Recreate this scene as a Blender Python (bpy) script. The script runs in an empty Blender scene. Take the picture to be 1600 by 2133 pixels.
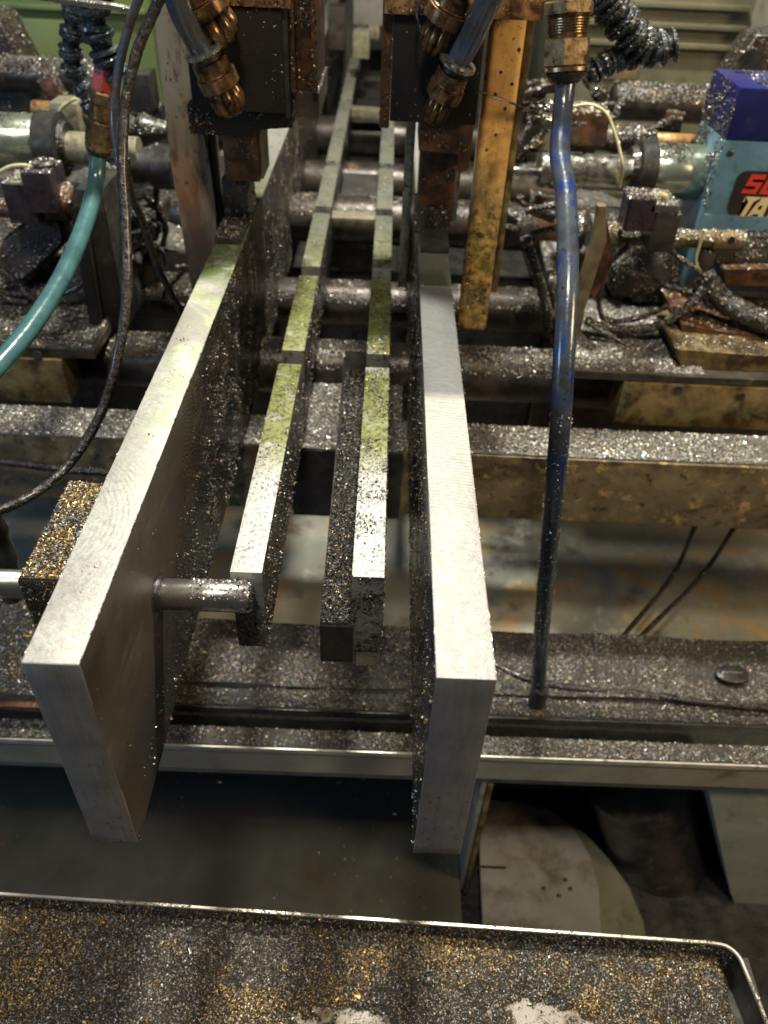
import bpy, bmesh, math, random
import numpy as np
from mathutils import Vector, Matrix

# ------------------------------------------------------------------ camera, world, light, exposure
SC = bpy.context.scene
COL = SC.collection
S = 0.001                                   # everything below is written in millimetres
F = 1640.0                                  # focal length in pixels of the 1600-pixel-wide photograph
AX = Vector((.9992, -.0400, -.0128)); AZ = Vector((.0387, .7605, .6482)); AY = Vector((.0162, .6484, -.7612))
CZ = 261.0                                  # camera height above the tops of the big bars
cam_d = bpy.data.cameras.new('camera'); cam = bpy.data.objects.new('camera', cam_d); COL.objects.link(cam)
right = Vector((AX[0], AY[0], AZ[0])).normalized()
back = Vector((AX[2], AY[2], AZ[2])); back = (back - right * back.dot(right)).normalized()
up = back.cross(right)
mw = Matrix((right, up, back)).transposed().to_4x4(); mw.translation = Vector((0, 0, CZ * S)); cam.matrix_world = mw
cam_d.sensor_fit = 'HORIZONTAL'; cam_d.sensor_width = 36.0; cam_d.lens = 36.0 * F / 1600
cam_d.clip_start = .01; cam_d.clip_end = 50
cam_d.dof.use_dof = True; cam_d.dof.focus_distance = .42; cam_d.dof.aperture_fstop = 13.0
SC.camera = cam
SC.render.resolution_x = 768; SC.render.resolution_y = 1024
w = bpy.data.worlds.new('World'); SC.world = w; w.use_nodes = True
bg = w.node_tree.nodes['Background']; bg.inputs[0].default_value = (.80, .88, 1.0, 1); bg.inputs[1].default_value = 0.035

def area(name, loc, target, size, power, color, size_y=None):
    d = bpy.data.lights.new(name, 'AREA'); d.energy = power; d.color = color; d.size = size * S
    if size_y: d.shape = 'RECTANGLE'; d.size_y = size_y * S
    o = bpy.data.objects.new(name, d); COL.objects.link(o)
    o.location = Vector(loc) * S
    o.rotation_euler = (Vector(target) - Vector(loc)).to_track_quat('-Z', 'Y').to_euler()
    return o
area('work_lamp', (60, 860, 980), (-10, 420, -60), 110, 27, (1.0, .95, .83), 80)
area('hall_lamp', (-60, -160, 1500), (0, 600, -100), 170, 15, (1.0, .90, .73), 170)
area('window_light', (-1150, -60, 330), (0, 560, -160), 340, 4, (.45, .66, 1.0), 260)
area('warm_lamp', (1150, 60, 620), (60, 700, 0), 300, 9, (1.0, .74, .42), 300)
SC.view_settings.view_transform = 'Standard'; SC.view_settings.look = 'None'
SC.view_settings.exposure = 0.2; SC.view_settings.gamma = 1.0
SC.render.engine = 'CYCLES'

# ------------------------------------------------------------------ points, objects
def ray(px, py):
    c = Vector(((px - 800) / F, (1066.5 - py) / F, -1.0))
    return Vector((c.dot(AX), c.dot(AY), c.dot(AZ)))
def atz(px, py, z): r = ray(px, py); return Vector((0, 0, CZ)) + r * ((z - CZ) / r[2])
def aty(px, py, y): r = ray(px, py); return Vector((0, 0, CZ)) + r * (y / r[1])
def V(*a): return Vector(a)

def thing(name, label, cat, loc=(0, 0, 0), group=None):
    o = bpy.data.objects.new(name, None); COL.objects.link(o); o.empty_display_size = .02
    o.location = Vector(loc) * S
    o['label'] = label; o['category'] = cat
    if group: o['group'] = group
    return o
def tag(o, label, cat, group=None):
    o['label'] = label; o['category'] = cat
    if group: o['group'] = group
    return o
def org(parent):
    v = Vector((0, 0, 0))
    while parent is not None: v += parent.location; parent = parent.parent
    return v
def link(name, me, mats, parent=None, label=None):
    """me is in world metres; it is moved into the frame of its parent"""
    o = bpy.data.objects.new(name, me); COL.objects.link(o)
    for m in (mats if isinstance(mats, (list, tuple)) else [mats]): me.materials.append(m)
    if parent is not None:
        off = org(parent); me.transform(Matrix.Translation(-off)); o.parent = parent
    else:
        c = sum((Vector(b) for b in o.bound_box), Vector()) / 8
        zmin = min(b[2] for b in o.bound_box); c.z = zmin
        me.transform(Matrix.Translation(-c)); o.location = c
    if label: o['label'] = label
    return o
def done(bm, name, mats, parent=None, label=None, smooth=None):
    me = bpy.data.meshes.new(name)
    bmesh.ops.scale(bm, vec=(S, S, S), verts=bm.verts)
    bmesh.ops.recalc_face_normals(bm, faces=bm.faces)
    if smooth is not None:
        for f in bm.faces: f.smooth = True
        for e in bm.edges:
            if len(e.link_faces) == 2 and e.calc_face_angle(0) > math.radians(smooth): e.smooth = False
    bm.to_mesh(me); bm.free()
    return link(name, me, mats, parent, label)

def add_box(bm, x0, x1, y0, y1, z0, z1, bev=0.0, rot=None, piv=None, mi=0, seg=2):
    r = bmesh.ops.create_cube(bm, size=1)
    vs = r['verts']
    for v in vs: v.co = Vector(((x0 + x1) / 2 + v.co.x * (x1 - x0), (y0 + y1) / 2 + v.co.y * (y1 - y0), (z0 + z1) / 2 + v.co.z * (z1 - z0)))
    fs = list({f for v in vs for f in v.link_faces})
    for f in fs: f.material_index = mi
    if bev:
        es = list({e for v in vs for e in v.link_edges})
        q = bmesh.ops.bevel(bm, geom=es, offset=bev, segments=seg, profile=.6, affect='EDGES')
        vs = list({v for f in q['faces'] for v in f.verts} | {v for v in vs if v.is_valid})
    if rot: bmesh.ops.rotate(bm, cent=piv or ((x0 + x1) / 2, (y0 + y1) / 2, (z0 + z1) / 2), matrix=rot, verts=vs)
    return vs
def box(name, x0, x1, y0, y1, z0, z1, mat, parent=None, bev=.8, rot=None, label=None, piv=None):
    bm = bmesh.new(); add_box(bm, x0, x1, y0, y1, z0, z1, bev, rot, piv)
    return done(bm, name, mat, parent, label, 35)
def frame_of(d):
    d = d.normalized(); a = Vector((0, 0, 1)) if abs(d.z) < .9 else Vector((1, 0, 0))
    u = d.cross(a).normalized(); return u, d.cross(u).normalized()
def add_lathe(bm, p0, p1, prof, n=20, flute=0, fd=0.0, phase=0.0, cap=True):
    """prof: list of (t in mm along the axis, radius)"""
    p0 = Vector(p0); d = (Vector(p1) - p0).normalized(); u, v = frame_of(d)
    rings = []
    for t, r in prof:
        ring = []
        for k in range(n):
            a = 2 * math.pi * k / n + phase
            rr = r
            if flute: rr = r * (1 - fd * (.5 + .5 * math.cos(flute * a)) ** 3)
            ring.append(bm.verts.new(p0 + d * t + (u * math.cos(a) + v * math.sin(a)) * rr))
        rings.append(ring)
    for a, b in zip(rings, rings[1:]):
        for k in range(n): bm.faces.new((a[k], a[(k + 1) % n], b[(k + 1) % n], b[k]))
    if cap:
        bm.faces.new(rings[0][::-1]); bm.faces.new(rings[-1])
def lathe(name, p0, p1, prof, mat, parent=None, n=20, smooth=40, label=None, **k):
    bm = bmesh.new(); add_lathe(bm, p0, p1, prof, n, **k); return done(bm, name, mat, parent, label, smooth)
def rod(name, p0, p1, r, mat, parent=None, n=20, ch=.6, label=None):
    L = (Vector(p1) - Vector(p0)).length; ch = min(ch, r * .4)
    return lathe(name, p0, p1, [(0, r - ch), (ch, r), (L - ch, r), (L, r - ch)], mat, parent, n, 50, label)
def crom(pts, sub=8):
    P = [Vector(p) for p in pts]; P = [P[0] * 2 - P[1]] + P + [P[-1] * 2 - P[-2]]; out = []
    for i in range(1, len(P) - 2):
        for k in range(sub):
            t = k / sub; a, b, c, d = P[i - 1], P[i], P[i + 1], P[i + 2]
            out.append(.5 * ((2 * b) + (c - a) * t + (2 * a - 5 * b + 4 * c - d) * t * t + (3 * b - a - 3 * c + d) * t ** 3))
    out.append(P[-2]); return out
def add_tube(bm, pts, r, n=10, sub=8, jit=0.0, rnd=None):
    path = crom(pts, sub); rings = []
    d0 = (path[1] - path[0]).normalized(); u, _ = frame_of(d0)
    for i, p in enumerate(path):
        d = (path[min(i + 1, len(path) - 1)] - path[max(i - 1, 0)]).normalized()
        u = (u - d * u.dot(d)).normalized(); v = d.cross(u)
        t = i / (len(path) - 1)
        R = r if not callable(r) else r(t)
        ring = []
        for k in range(n):
            a = 2 * math.pi * k / n
            rr = R * (1 + (rnd.uniform(-jit, jit) if jit else 0))
            ring.append(bm.verts.new(p + (u * math.cos(a) + v * math.sin(a)) * rr))
        rings.append(ring)
    for a, b in zip(rings, rings[1:]):
        for k in range(n): bm.faces.new((a[k], a[(k + 1) % n], b[(k + 1) % n], b[k]))
    bm.faces.new(rings[0][::-1]); bm.faces.new(rings[-1])
def tube(name, pts, r, mat, parent=None, n=10, sub=8, jit=0, label=None, seed=1):
    bm = bmesh.new(); add_tube(bm, pts, r, n, sub, jit, random.Random(seed)); return done(bm, name, mat, parent, label, 60)
def prism(name, poly, axis, a0, a1, mat, parent=None, bev=.6, label=None, holes=()):
    """poly: 2D points; axis 'x': (y,z), 'y': (x,z), 'z': (x,y); extruded a0..a1"""
    bm = bmesh.new()
    def mk(p, a): return {'x': (a, p[0], p[1]), 'y': (p[0], a, p[1]), 'z': (p[0], p[1], a)}[axis]
    A = [bm.verts.new(mk(p, a0)) for p in poly]; B = [bm.verts.new(mk(p, a1)) for p in poly]
    bm.faces.new(A); bm.faces.new(B[::-1])
    for k in range(len(poly)): q = (k + 1) % len(poly); bm.faces.new((A[k], B[k], B[q], A[q]))
    if bev: bmesh.ops.bevel(bm, geom=list(bm.edges), offset=bev, segments=1, affect='EDGES')
    return done(bm, name, mat, parent, label, 30)

# ------------------------------------------------------------------ numpy noise
def _h(ix, iy, iz, s):
    n = (ix * 374761393 + iy * 668265263 + iz * 2147483647 + s * 1274126177) & 0xffffffff
    n = ((n ^ (n >> 13)) * 1274126177) & 0xffffffff
    return ((n ^ (n >> 16)) & 0xffff) / 65535.0
def vn(p, sc, seed=0, octv=3):
    """value noise 0..1; p (n,3) in mm, sc = feature size in mm"""
    out = 0; amp = 1; tot = 0
    for o in range(octv):
        q = p / sc * (2 ** o) + 1000.5; i = np.floor(q).astype(np.int64); f = q - i; f = f * f * (3 - 2 * f)
        r = 0
        for dx in (0, 1):
            for dy in (0, 1):
                for dz in (0, 1):
                    wt = (f[:, 0] if dx else 1 - f[:, 0]) * (f[:, 1] if dy else 1 - f[:, 1]) * (f[:, 2] if dz else 1 - f[:, 2])
                    r = r + wt * _h(i[:, 0] + dx, i[:, 1] + dy, i[:, 2] + dz, seed + o)
        out = out + r * amp; tot += amp; amp *= .5
    return out / tot

# ------------------------------------------------------------------ materials
class NB:
    def __init__(s, name):
        s.m = bpy.data.materials.new(name); s.m.use_nodes = True; s.t = s.m.node_tree; s.n = s.t.nodes; s.l = s.t.links
        s.p = s.n['Principled BSDF']; g = s.n.new('ShaderNodeNewGeometry'); s.pos = g.outputs['Position']
    def node(s, t, **k):
        n = s.n.new(t)
        for a, b in k.items():
            if isinstance(a, str) and hasattr(n, a): setattr(n, a, b)
        return n
    def put(s, sock, v):
        if hasattr(v, 'is_output') or isinstance(v, bpy.types.NodeSocket): s.l.new(v, sock)
        elif isinstance(v, (tuple, list)) and len(v) == 3 and sock.type == 'RGBA': sock.default_value = (*v, 1)
        else: sock.default_value = v
    def noise(s, scale, detail=4, rough=.6, dist=0, stretch=None, off=0.0):
        n = s.node('ShaderNodeTexNoise'); vec = s.pos
        if stretch or off:
            mp = s.node('ShaderNodeMapping'); s.l.new(vec, mp.inputs[0]); mp.inputs['Scale'].default_value = stretch or (1, 1, 1)
            mp.inputs['Location'].default_value = (off, off * .7, off * 1.3); vec = mp.outputs[0]
        s.l.new(vec, n.inputs['Vector']); n.inputs['Scale'].default_value = scale; n.inputs['Detail'].default_value = detail
        n.inputs['Roughness'].default_value = rough; n.inputs['Distortion'].default_value = dist; return n.outputs[0]
    def voro(s, scale):
        n = s.node('ShaderNodeTexVoronoi'); s.l.new(s.pos, n.inputs['Vector']); n.inputs['Scale'].default_value = scale; return n
    def ramp(s, v, a, b, lo=0.0, hi=1.0):
        n = s.node('ShaderNodeMapRange'); n.clamp = True; s.put(n.inputs[0], v)
        for i, x in zip((1, 2, 3, 4), (a, b, lo, hi)): n.inputs[i].default_value = x
        return n.outputs[0]
    def math(s, op, a, b=0.0):
        n = s.node('ShaderNodeMath'); n.operation = op; s.put(n.inputs[0], a); s.put(n.inputs[1], b); return n.outputs[0]
    def mix(s, f, a, b):
        n = s.node('ShaderNodeMix'); n.data_type = 'RGBA'; s.put(n.inputs[0], f); s.put(n.inputs[6], a); s.put(n.inputs[7], b); return n.outputs[2]
    def axis(s, k):
        n = s.node('ShaderNodeSeparateXYZ'); s.l.new(s.pos, n.inputs[0]); return n.outputs[k]
    def bump(s, h, strength=.3, dist=.0005, prev=None):
        n = s.node('ShaderNodeBump'); n.inputs['Strength'].default_value = strength; n.inputs['Distance'].default_value = dist
        s.put(n.inputs['Height'], h)
        if prev is not None: s.l.new(prev, n.inputs['Normal'])
        return n.outputs[0]
    def out(s, col, metal=0.0, rough=.5, nrm=None, coat=0.0, spec=None):
        s.put(s.p.inputs['Base Color'], col); s.put(s.p.inputs['Metallic'], metal); s.put(s.p.inputs['Roughness'], rough)
        if nrm is not None: s.l.new(nrm, s.p.inputs['Normal'])
        if coat: s.p.inputs['Coat Weight'].default_value = coat; s.p.inputs['Coat Roughness'].default_value = .12
        return s.m

def M(name, c1, c2, sc=40, metal=0.0, rough=(.35, .6), spots=(), bump=.25, bsc=900, bd=.0003, coat=0.0, stretch=None, spec=None):
    """general worn surface: two-tone noise base, stain layers (colour, scale, lo, hi[, offset]), fine bump"""
    b = NB(name); n0 = b.noise(sc, 5, .65, .3, stretch, off=len(name) * .37)
    col = b.mix(b.ramp(n0, .35, .65), c1, c2); me = metal
    for k, sp in enumerate(spots):
        f = b.ramp(b.noise(sp[1], 6, .7, .2, sp[4] if len(sp) > 4 else None, off=1.7 * (k + 1) + len(name) * .1), sp[2], sp[3])
        col = b.mix(f, col, sp[0])
    r = b.ramp(b.noise(sc * 2.3, 4, .6, off=3.3), .3, .7, rough[0], rough[1])
    if spec is not None: b.p.inputs['Specular IOR Level'].default_value = spec
    nb = b.bump(b.noise(bsc, 4, .7, off=.9), bump, bd)
    nb = b.bump(b.noise(sc * 1.5, 3), bump, bd * 4, nb)
    return b.out(col, me, r, nb, coat)

GOLD = (.42, .28, .10)
def chip_mat():
    b = NB('metal_chip'); a = b.node('ShaderNodeAttribute'); a.attribute_name = 'tint'
    r = b.ramp(b.noise(900, 2), .3, .7, .25, .6)
    m = b.out(a.outputs['Color'], .45, r, None); return m
m_chip = chip_mat()
def bed_mat(name, c1, c2, c3):
    b = NB(name); v = b.voro(620); n = b.noise(900, 5, .8)
    big = b.ramp(b.noise(22, 4), .38, .62)
    col = b.mix(b.ramp(n, .35, .7), c1, c2); col = b.mix(b.math('MULTIPLY', b.ramp(b.noise(1400, 2), .55, .7), big), col, c3)
    nb = b.bump(v.outputs['Distance'], 1.0, .0018); nb = b.bump(n, 1.0, .0012, nb)
    return b.out(col, .1, b.ramp(n, .3, .7, .25, .6), nb)
m_bed = bed_mat('chip_bed_dark', (.014, .013, .011), (.11, .104, .092), (.34, .31, .26))
m_bedl = bed_mat('chip_bed_light', (.035, .033, .028), (.28, .27, .24), (.60, .57, .50))  # paler swarf; lamp brightness on beam and plate tops put into colour
m_bedg = bed_mat('chip_bed_gold', (.010, .008, .006), (.075, .058, .038), (.30, .20, .08))

def steel_top(name, kind):
    """machined top face of the big bars: milling marks, oil film turning green towards the back"""
    b = NB(name); y = b.axis(1)
    mp = b.node('ShaderNodeMapping'); b.l.new(b.pos, mp.inputs[0])
    mp.inputs['Location'].default_value = (.185, -.285, 0) if kind == 'L' else (.30, -.47, 0)
    if kind == 'R': mp.inputs['Rotation'].default_value = (0, 0, math.radians(7))
    wv = b.node('ShaderNodeTexWave'); wv.wave_type = 'RINGS' if kind == 'L' else 'BANDS'; wv.rings_direction = 'Z'; wv.bands_direction = 'Y'; b.l.new(mp.outputs[0], wv.inputs[0])
    wv.inputs['Scale'].default_value = 115; wv.inputs['Distortion'].default_value = 1.3; wv.inputs['Detail'].default_value = 3; wv.inputs['Detail Scale'].default_value = 4
    cuts = b.noise(1, 3, .6, 0, (160, 1300, 1))
    patch = b.math('MULTIPLY', b.ramp(b.noise(26, 3, .5), .38, .54), b.ramp(b.noise(260, 3, .7, .2, off=15), .30, .55))
    zone = b.math('MULTIPLY', b.ramp(y, .22, .30), b.ramp(y, .52, .44)) if kind == 'L' else b.math('MULTIPLY', b.ramp(y, .27, .34, .25, 1), b.ramp(y, .42, .415))
    arcs = b.math('MULTIPLY', b.math('MULTIPLY', wv.outputs['Fac'], patch), zone)
    streak = b.noise(1, 4, .6, .2, (900, 35, 1)); cloud = b.noise(30, 5, .65)
    col = b.mix(b.ramp(cloud, .3, .7), (.38, .38, .36) if kind == 'L' else (.26, .26, .25), (.48, .48, .45) if kind == 'L' else (.34, .34, .325))
    col = b.mix(b.math('MULTIPLY', arcs, .30 if kind == 'L' else .6), col, (.20, .195, .18))
    col = b.mix(b.math('MULTIPLY', b.ramp(streak, .58, .72), .3), col, (.40, .40, .38))
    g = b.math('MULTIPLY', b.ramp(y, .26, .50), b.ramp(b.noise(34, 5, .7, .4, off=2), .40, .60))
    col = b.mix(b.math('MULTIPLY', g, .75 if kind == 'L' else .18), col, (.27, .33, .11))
    sc1 = b.noise(1, 3, .7, .4, (700, 2600, 1), 7); scm = b.ramp(b.noise(40, 3, off=8), .40, .60)
    mott = b.ramp(b.noise(240, 5, .8, .3, off=12), .40, .66); col = b.mix(b.math('MULTIPLY', mott, .6), col, (.20, .197, .18))
    col = b.mix(b.math('MULTIPLY', b.math('MULTIPLY', b.ramp(sc1, .52, .64), scm), .75), col, (.22, .215, .20))
    gold = b.math('MULTIPLY', b.ramp(b.noise(1500, 2), .66, .72), b.ramp(b.noise(60, 3), .5, .6)); col = b.mix(gold, col, (.30, .24, .12))
    if kind == 'R':
        blue = b.math('MULTIPLY', b.ramp(y, .415, .425), b.ramp(y, .580, .576)); col = b.mix(b.math('MULTIPLY', blue, .8), col, (.06, .063, .07))
        col = b.mix(b.math('MULTIPLY', b.math('MULTIPLY', b.ramp(y, .577, .580), b.ramp(y, .66, .60)), .9), col, (.03, .036, .02))
    if kind == 'L':
        sm = b.math('MULTIPLY', b.ramp(y, .44, .47), b.ramp(y, .60, .585)); sm = b.math('MULTIPLY', sm, b.ramp(b.noise(1, 3, .5, .8, (40, 22, 1), 5), .46, .56)); col = b.mix(b.math('MULTIPLY', sm, .7), col, (.20, .19, .18))
        gg = b.math('MULTIPLY', b.ramp(y, .555, .585), b.ramp(b.noise(60, 5, .7, .3, off=9), .35, .5)); col = b.mix(b.math('MULTIPLY', gg, .95), col, (.06, .085, .015))
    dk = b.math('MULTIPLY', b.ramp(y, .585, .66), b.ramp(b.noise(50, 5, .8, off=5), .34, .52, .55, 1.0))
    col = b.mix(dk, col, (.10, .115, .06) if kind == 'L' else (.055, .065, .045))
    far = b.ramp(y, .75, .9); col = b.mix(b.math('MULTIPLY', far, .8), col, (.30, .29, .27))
    r = b.ramp(cloud, .3, .7, .46, .60)
    n = b.bump(arcs, .35, .0003); n = b.bump(b.math('MULTIPLY', cuts, b.ramp(b.noise(45, 2, off=4), .5, .62)), .35, .0004, n)
    n = b.bump(b.noise(1100, 4, .7), .25, .0003, n)
    n = b.bump(mott, .35, .0004, n); n = b.bump(sc1, .3, .0003, n)
    return b.out(col, .35, r, n)
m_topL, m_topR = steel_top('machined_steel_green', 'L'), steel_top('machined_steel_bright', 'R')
def sawn():
    b = NB('sawn_steel_end'); st = b.noise(1, 4, .6, .3, (60, 60, 900)); pit = b.voro(230)
    cl = b.noise(45, 4)
    col = b.mix(b.ramp(cl, .3, .7), (.22, .22, .22), (.30, .30, .29)); col = b.mix(b.math('MULTIPLY', b.ramp(b.noise(40, 5, .7, off=3), .5, .7), .6), col, (.16, .14, .115)); col = b.mix(b.math('MULTIPLY', b.ramp(b.noise(1, 5, .7, .5, (500, 500, 30), 5), .5, .7), .4), col, (.12, .115, .10))
    pm = b.math('MULTIPLY', b.ramp(pit.outputs['Distance'], .22, .12), b.math('MULTIPLY', b.ramp(b.noise(90, 3, off=1), .44, .50), b.ramp(b.axis(2), -.06, -.10)))
    col = b.mix(pm, col, (.10, .09, .08))
    n = b.bump(st, .12, .0003); n = b.bump(pm, -.7, .0006, n); n = b.bump(b.noise(600, 4), .2, .0003, n)
    return b.out(col, .6, .5, n)
m_sawn = sawn()
def scale_side():
    b = NB('mill_scale_wet'); y = b.axis(1); z = b.axis(2)
    n1 = b.noise(22, 5, .65, .3); col = b.mix(b.ramp(n1, .35, .65), (.035, .028, .022), (.065, .053, .041))
    col = b.mix(b.math('MULTIPLY', b.ramp(b.noise(14, 5, .7, .2, (1, .6, 2), 4), .52, .74), .8), col, (.13, .105, .08))
    d = b.math('ADD', y, b.math('MULTIPLY', z, -1.1)); wet = b.math('MULTIPLY', b.ramp(d, .40, .50), b.ramp(b.noise(30, 5, .7, .4, off=6), .34, .50))
    wet = b.math('MULTIPLY', wet, b.ramp(y, .86, .66, .3, 1)); col = b.mix(wet, col, (.012, .011, .010))
    v = b.voro(520); n = b.bump(b.math('MULTIPLY', v.outputs['Distance'], wet), 1.0, .0016); n = b.bump(b.noise(700, 4, .7), .2, .0004, n)
    return b.out(col, .15, b.ramp(wet, 0, 1, .55, .22), n)
m_scale0 = M('mill_scale_side', (.035, .028, .022), (.070, .057, .044), 22, .2, (.45, .62), [((.12, .10, .075), 14, .55, .75, (1, .6, 2)), ((.02, .018, .016), 30, .56, .68)], .2, 700, .0004)
m_scaleR = M('oily_scale_side', (.02, .02, .022), (.07, .07, .075), 26, .5, (.2, .4), [((.15, .14, .12), 30, .58, .75)], .3, 700, .0005)
def seg_top():
    b = NB('stop_bar_top'); y = b.axis(1); x = b.axis(0); cl = b.noise(60, 5, .7)
    col = b.mix(b.ramp(cl, .3, .7), (.32, .32, .31), (.43, .43, .41))
    yel = b.math('MULTIPLY', b.ramp(b.math('ADD', y, b.math('MULTIPLY', b.noise(60, 3, .6), .04)), .415, .455), b.ramp(b.noise(45, 4, .6, .5, off=2), .24, .46)); yel = b.math('MULTIPLY', yel, b.ramp(y, .95, .75, .25, 1))
    yc = b.mix(b.ramp(b.noise(120, 4, .6, .3, off=21), .35, .65), (.22, .23, .075), (.12, .15, .035)); col = b.mix(yel, col, yc); grn = b.math('MULTIPLY', b.ramp(b.noise(90, 4, .6, off=7), .60, .74), b.ramp(y, .42, .45))
    col = b.mix(grn, col, (.045, .07, .02))
    dk = b.math('MULTIPLY', b.ramp(b.noise(330, 6, .8, .4, off=9), .51, .57), b.ramp(y, .30, .5, .5, 1)); col = b.mix(dk, col, (.05, .045, .035))
    col = b.mix(b.math('MULTIPLY', b.ramp(y, .66, .85), .75), col, (.16, .165, .125))
    n = b.bump(b.noise(700, 5, .8), .6, .0007); n = b.bump(dk, -.5, .0006, n)
    return b.out(col, .3, b.ramp(cl, .3, .7, .3, .5), n)
m_seg = seg_top()
m_segside = M('stop_bar_side', (.05, .045, .04), (.13, .12, .105), 60, .4, (.3, .5), [((.20, .10, .05), 60, .60, .70)], .5, 700, .0005)
m_segend = M('stop_bar_end', (.20, .20, .195), (.30, .30, .285), 60, .3, (.4, .6), [((.06, .058, .052), 110, .52, .62), ((.32, .31, .28), 60, .62, .72)], .5, 500, .0006)
m_chrome = M('ground_steel_pin', (.50, .49, .47), (.62, .61, .59), 30, .95, (.18, .3), (), .1, 900, .0002, stretch=(.3, 1, 1))
m_black = M('oily_black_steel', (.018, .018, .018), (.05, .048, .045), 40, .3, (.2, .45), [((.09, .07, .05), 50, .60, .70)], .4, 500, .0006)
m_head = M('dark_brown_head', (.012, .011, .010), (.020, .017, .015), 20, .05, (.4, .55), [((.04, .02, .011), 22, .60, .74)], .12, 500, .0003, spec=.2)
m_rust = M('rusty_oily_steel', (.055, .025, .014), (.15, .065, .028), 50, .2, (.25, .5), [((.03, .018, .012), 45, .46, .60), ((.30, .16, .06), 90, .64, .72)], .6, 400, .0007)
m_amber = M('varnished_orange_steel', (.28, .14, .05), (.46, .27, .11), 60, .25, (.22, .4), [((.06, .03, .018), 45, .42, .58), ((.62, .48, .28), 120, .62, .70)], .6, 300, .0006)
def post_mat():
    b = NB('yellow_oiled_post'); z = b.axis(2)
    n1 = b.noise(45, 5, .7, .2, (1, 1, .35))
    col = b.mix(b.ramp(n1, .3, .7), (.78, .40, .10), (.90, .60, .24))
    col = b.mix(b.math('MULTIPLY', b.ramp(b.noise(36, 4, .6, .2, (1, 1, .6), 3), .50, .72), .75), col, (.26, .10, .025)); col = b.mix(b.math('MULTIPLY', b.ramp(b.noise(32, 5, .65, .3, (1, 1, .7), 13), .60, .74), .8), col, (.09, .05, .02))
    col = b.mix(b.ramp(b.noise(330, 3, .6, off=2), .64, .70), col, (.10, .05, .02))
    col = b.mix(b.ramp(b.noise(115, 2, .4, off=6), .70, .73), col, (.04, .025, .015))
    low = b.ramp(z, .085, .0); g = b.math('MULTIPLY', low, b.ramp(b.noise(80, 6, .75, .4, off=8), .36, .58, .25, 1.0))
    col = b.mix(g, col, (.12, .10, .025)); col = b.mix(b.math('MULTIPLY', low, b.ramp(b.noise(120, 5, .7, off=11), .55, .62)), col, (.03, .03, .012))
    n = b.bump(b.noise(500, 5, .75), .2, .0004); n = b.bump(b.noise(60, 3), .3, .001, n)
    return b.out(col, .0, b.ramp(n1, .3, .7, .2, .4), n, .4)
m_post = post_mat()
def post_mat2():
    b = NB('grey_rusted_post'); z = b.axis(2); n1 = b.noise(40, 5, .7, .2, (1, 1, .4))
    col = b.mix(b.ramp(n1, .3, .7), (.22, .19, .14), (.32, .28, .21))
    low = b.ramp(z, .09, .02); col = b.mix(b.math('MULTIPLY', low, b.ramp(b.noise(45, 6, .7, .6, (1, 1, .3), 4), .36, .55)), col, (.17, .085, .04))
    col = b.mix(b.math('MULTIPLY', b.ramp(z, .02, -.03), .8), col, (.045, .03, .022)); col = b.mix(b.ramp(b.noise(150, 3, .5, off=3), .68, .72), col, (.06, .04, .02))
    n = b.bump(b.noise(500, 5, .75), .4, .0005); col = b.mix(b.ramp(b.noise(70, 6, .8, .4, (1, 1, .4), 17), .52, .64), col, (.09, .06, .035)); return b.out(col, .0, .55, n)
m_post2 = post_mat2()
m_brass = M('dirty_brass', (.24, .16, .08), (.42, .31, .17), 90, .8, (.22, .4), [((.05, .035, .02), 130, .50, .64)], .12, 600, .0004)
m_bronze = M('oily_bronze', (.11, .06, .03), (.27, .16, .075), 60, .75, (.2, .34), [((.03, .018, .013), 80, .46, .62), ((.40, .30, .16), 110, .64, .72)], .12, 500, .0005)
m_teal = M('teal_hose', (.03, .08, .088), (.045, .115, .12), 60, 0, (.16, .3), [((.02, .06, .05), 200, .62, .70)], .15, 400, .0004, coat=.5)
m_rub = M('black_rubber_oily', (.012, .011, .010), (.03, .025, .02), 120, .1, (.15, .4), [((.07, .05, .03), 200, .56, .66)], .8, 600, .0009, coat=.4)
m_grub = M('grey_blue_cable', (.03, .045, .07), (.07, .07, .075), 60, 0, (.2, .4), [((.05, .03, .02), 90, .50, .64)], .4, 700, .0005, coat=.4)
def blue_hose():
    b = NB('blue_hose'); z = b.axis(2); n1 = b.noise(45, 4, .6, .3, (1, 1, .5))
    col = b.mix(b.ramp(n1, .46, .60), (.05, .062, .078), (.008, .03, .13))
    col = b.mix(b.ramp(b.noise(70, 5, .7, off=3), .50, .60), col, (.035, .038, .045)); col = b.mix(b.ramp(b.noise(260, 4, .7, off=5), .60, .68), col, (.02, .017, .014))
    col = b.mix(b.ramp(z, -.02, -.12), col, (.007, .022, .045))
    n = b.bump(b.noise(500, 4, .7), .3, .0005); n = b.bump(b.noise(90, 3), .35, .0016, n); return b.out(col, 0, b.ramp(n1, .3, .7, .14, .3), n, .6)
m_blue_hose = blue_hose()
m_loc = M('blue_black_segment', (.008, .012, .016), (.02, .035, .045), 90, 0, (.15, .35), [((.06, .055, .05), 260, .58, .66)], .8, 500, .001, coat=.5)
m_green = M('green_painted_casing', (.095, .13, .05), (.12, .16, .06), 14, 0, (.3, .45), [((.05, .08, .02), 30, .60, .72)], .15, 300, .0004)
m_olive = M('olive_grey_casing', (.10, .10, .062), (.15, .145, .095), 14, 0, (.35, .5), [((.06, .05, .035), 30, .56, .70)], .15, 300, .0004)
m_mint = M('mint_cylinder_paint', (.38, .45, .35), (.52, .57, .46), 40, .85, (.14, .26), [((.08, .10, .05), 260, .60, .66)], .25, 500, .0004)
m_alu = M('dirty_aluminium', (.34, .34, .30), (.54, .53, .46), 60, .9, (.15, .32), [((.10, .09, .06), 120, .54, .66)], .4, 500, .0005)
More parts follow.
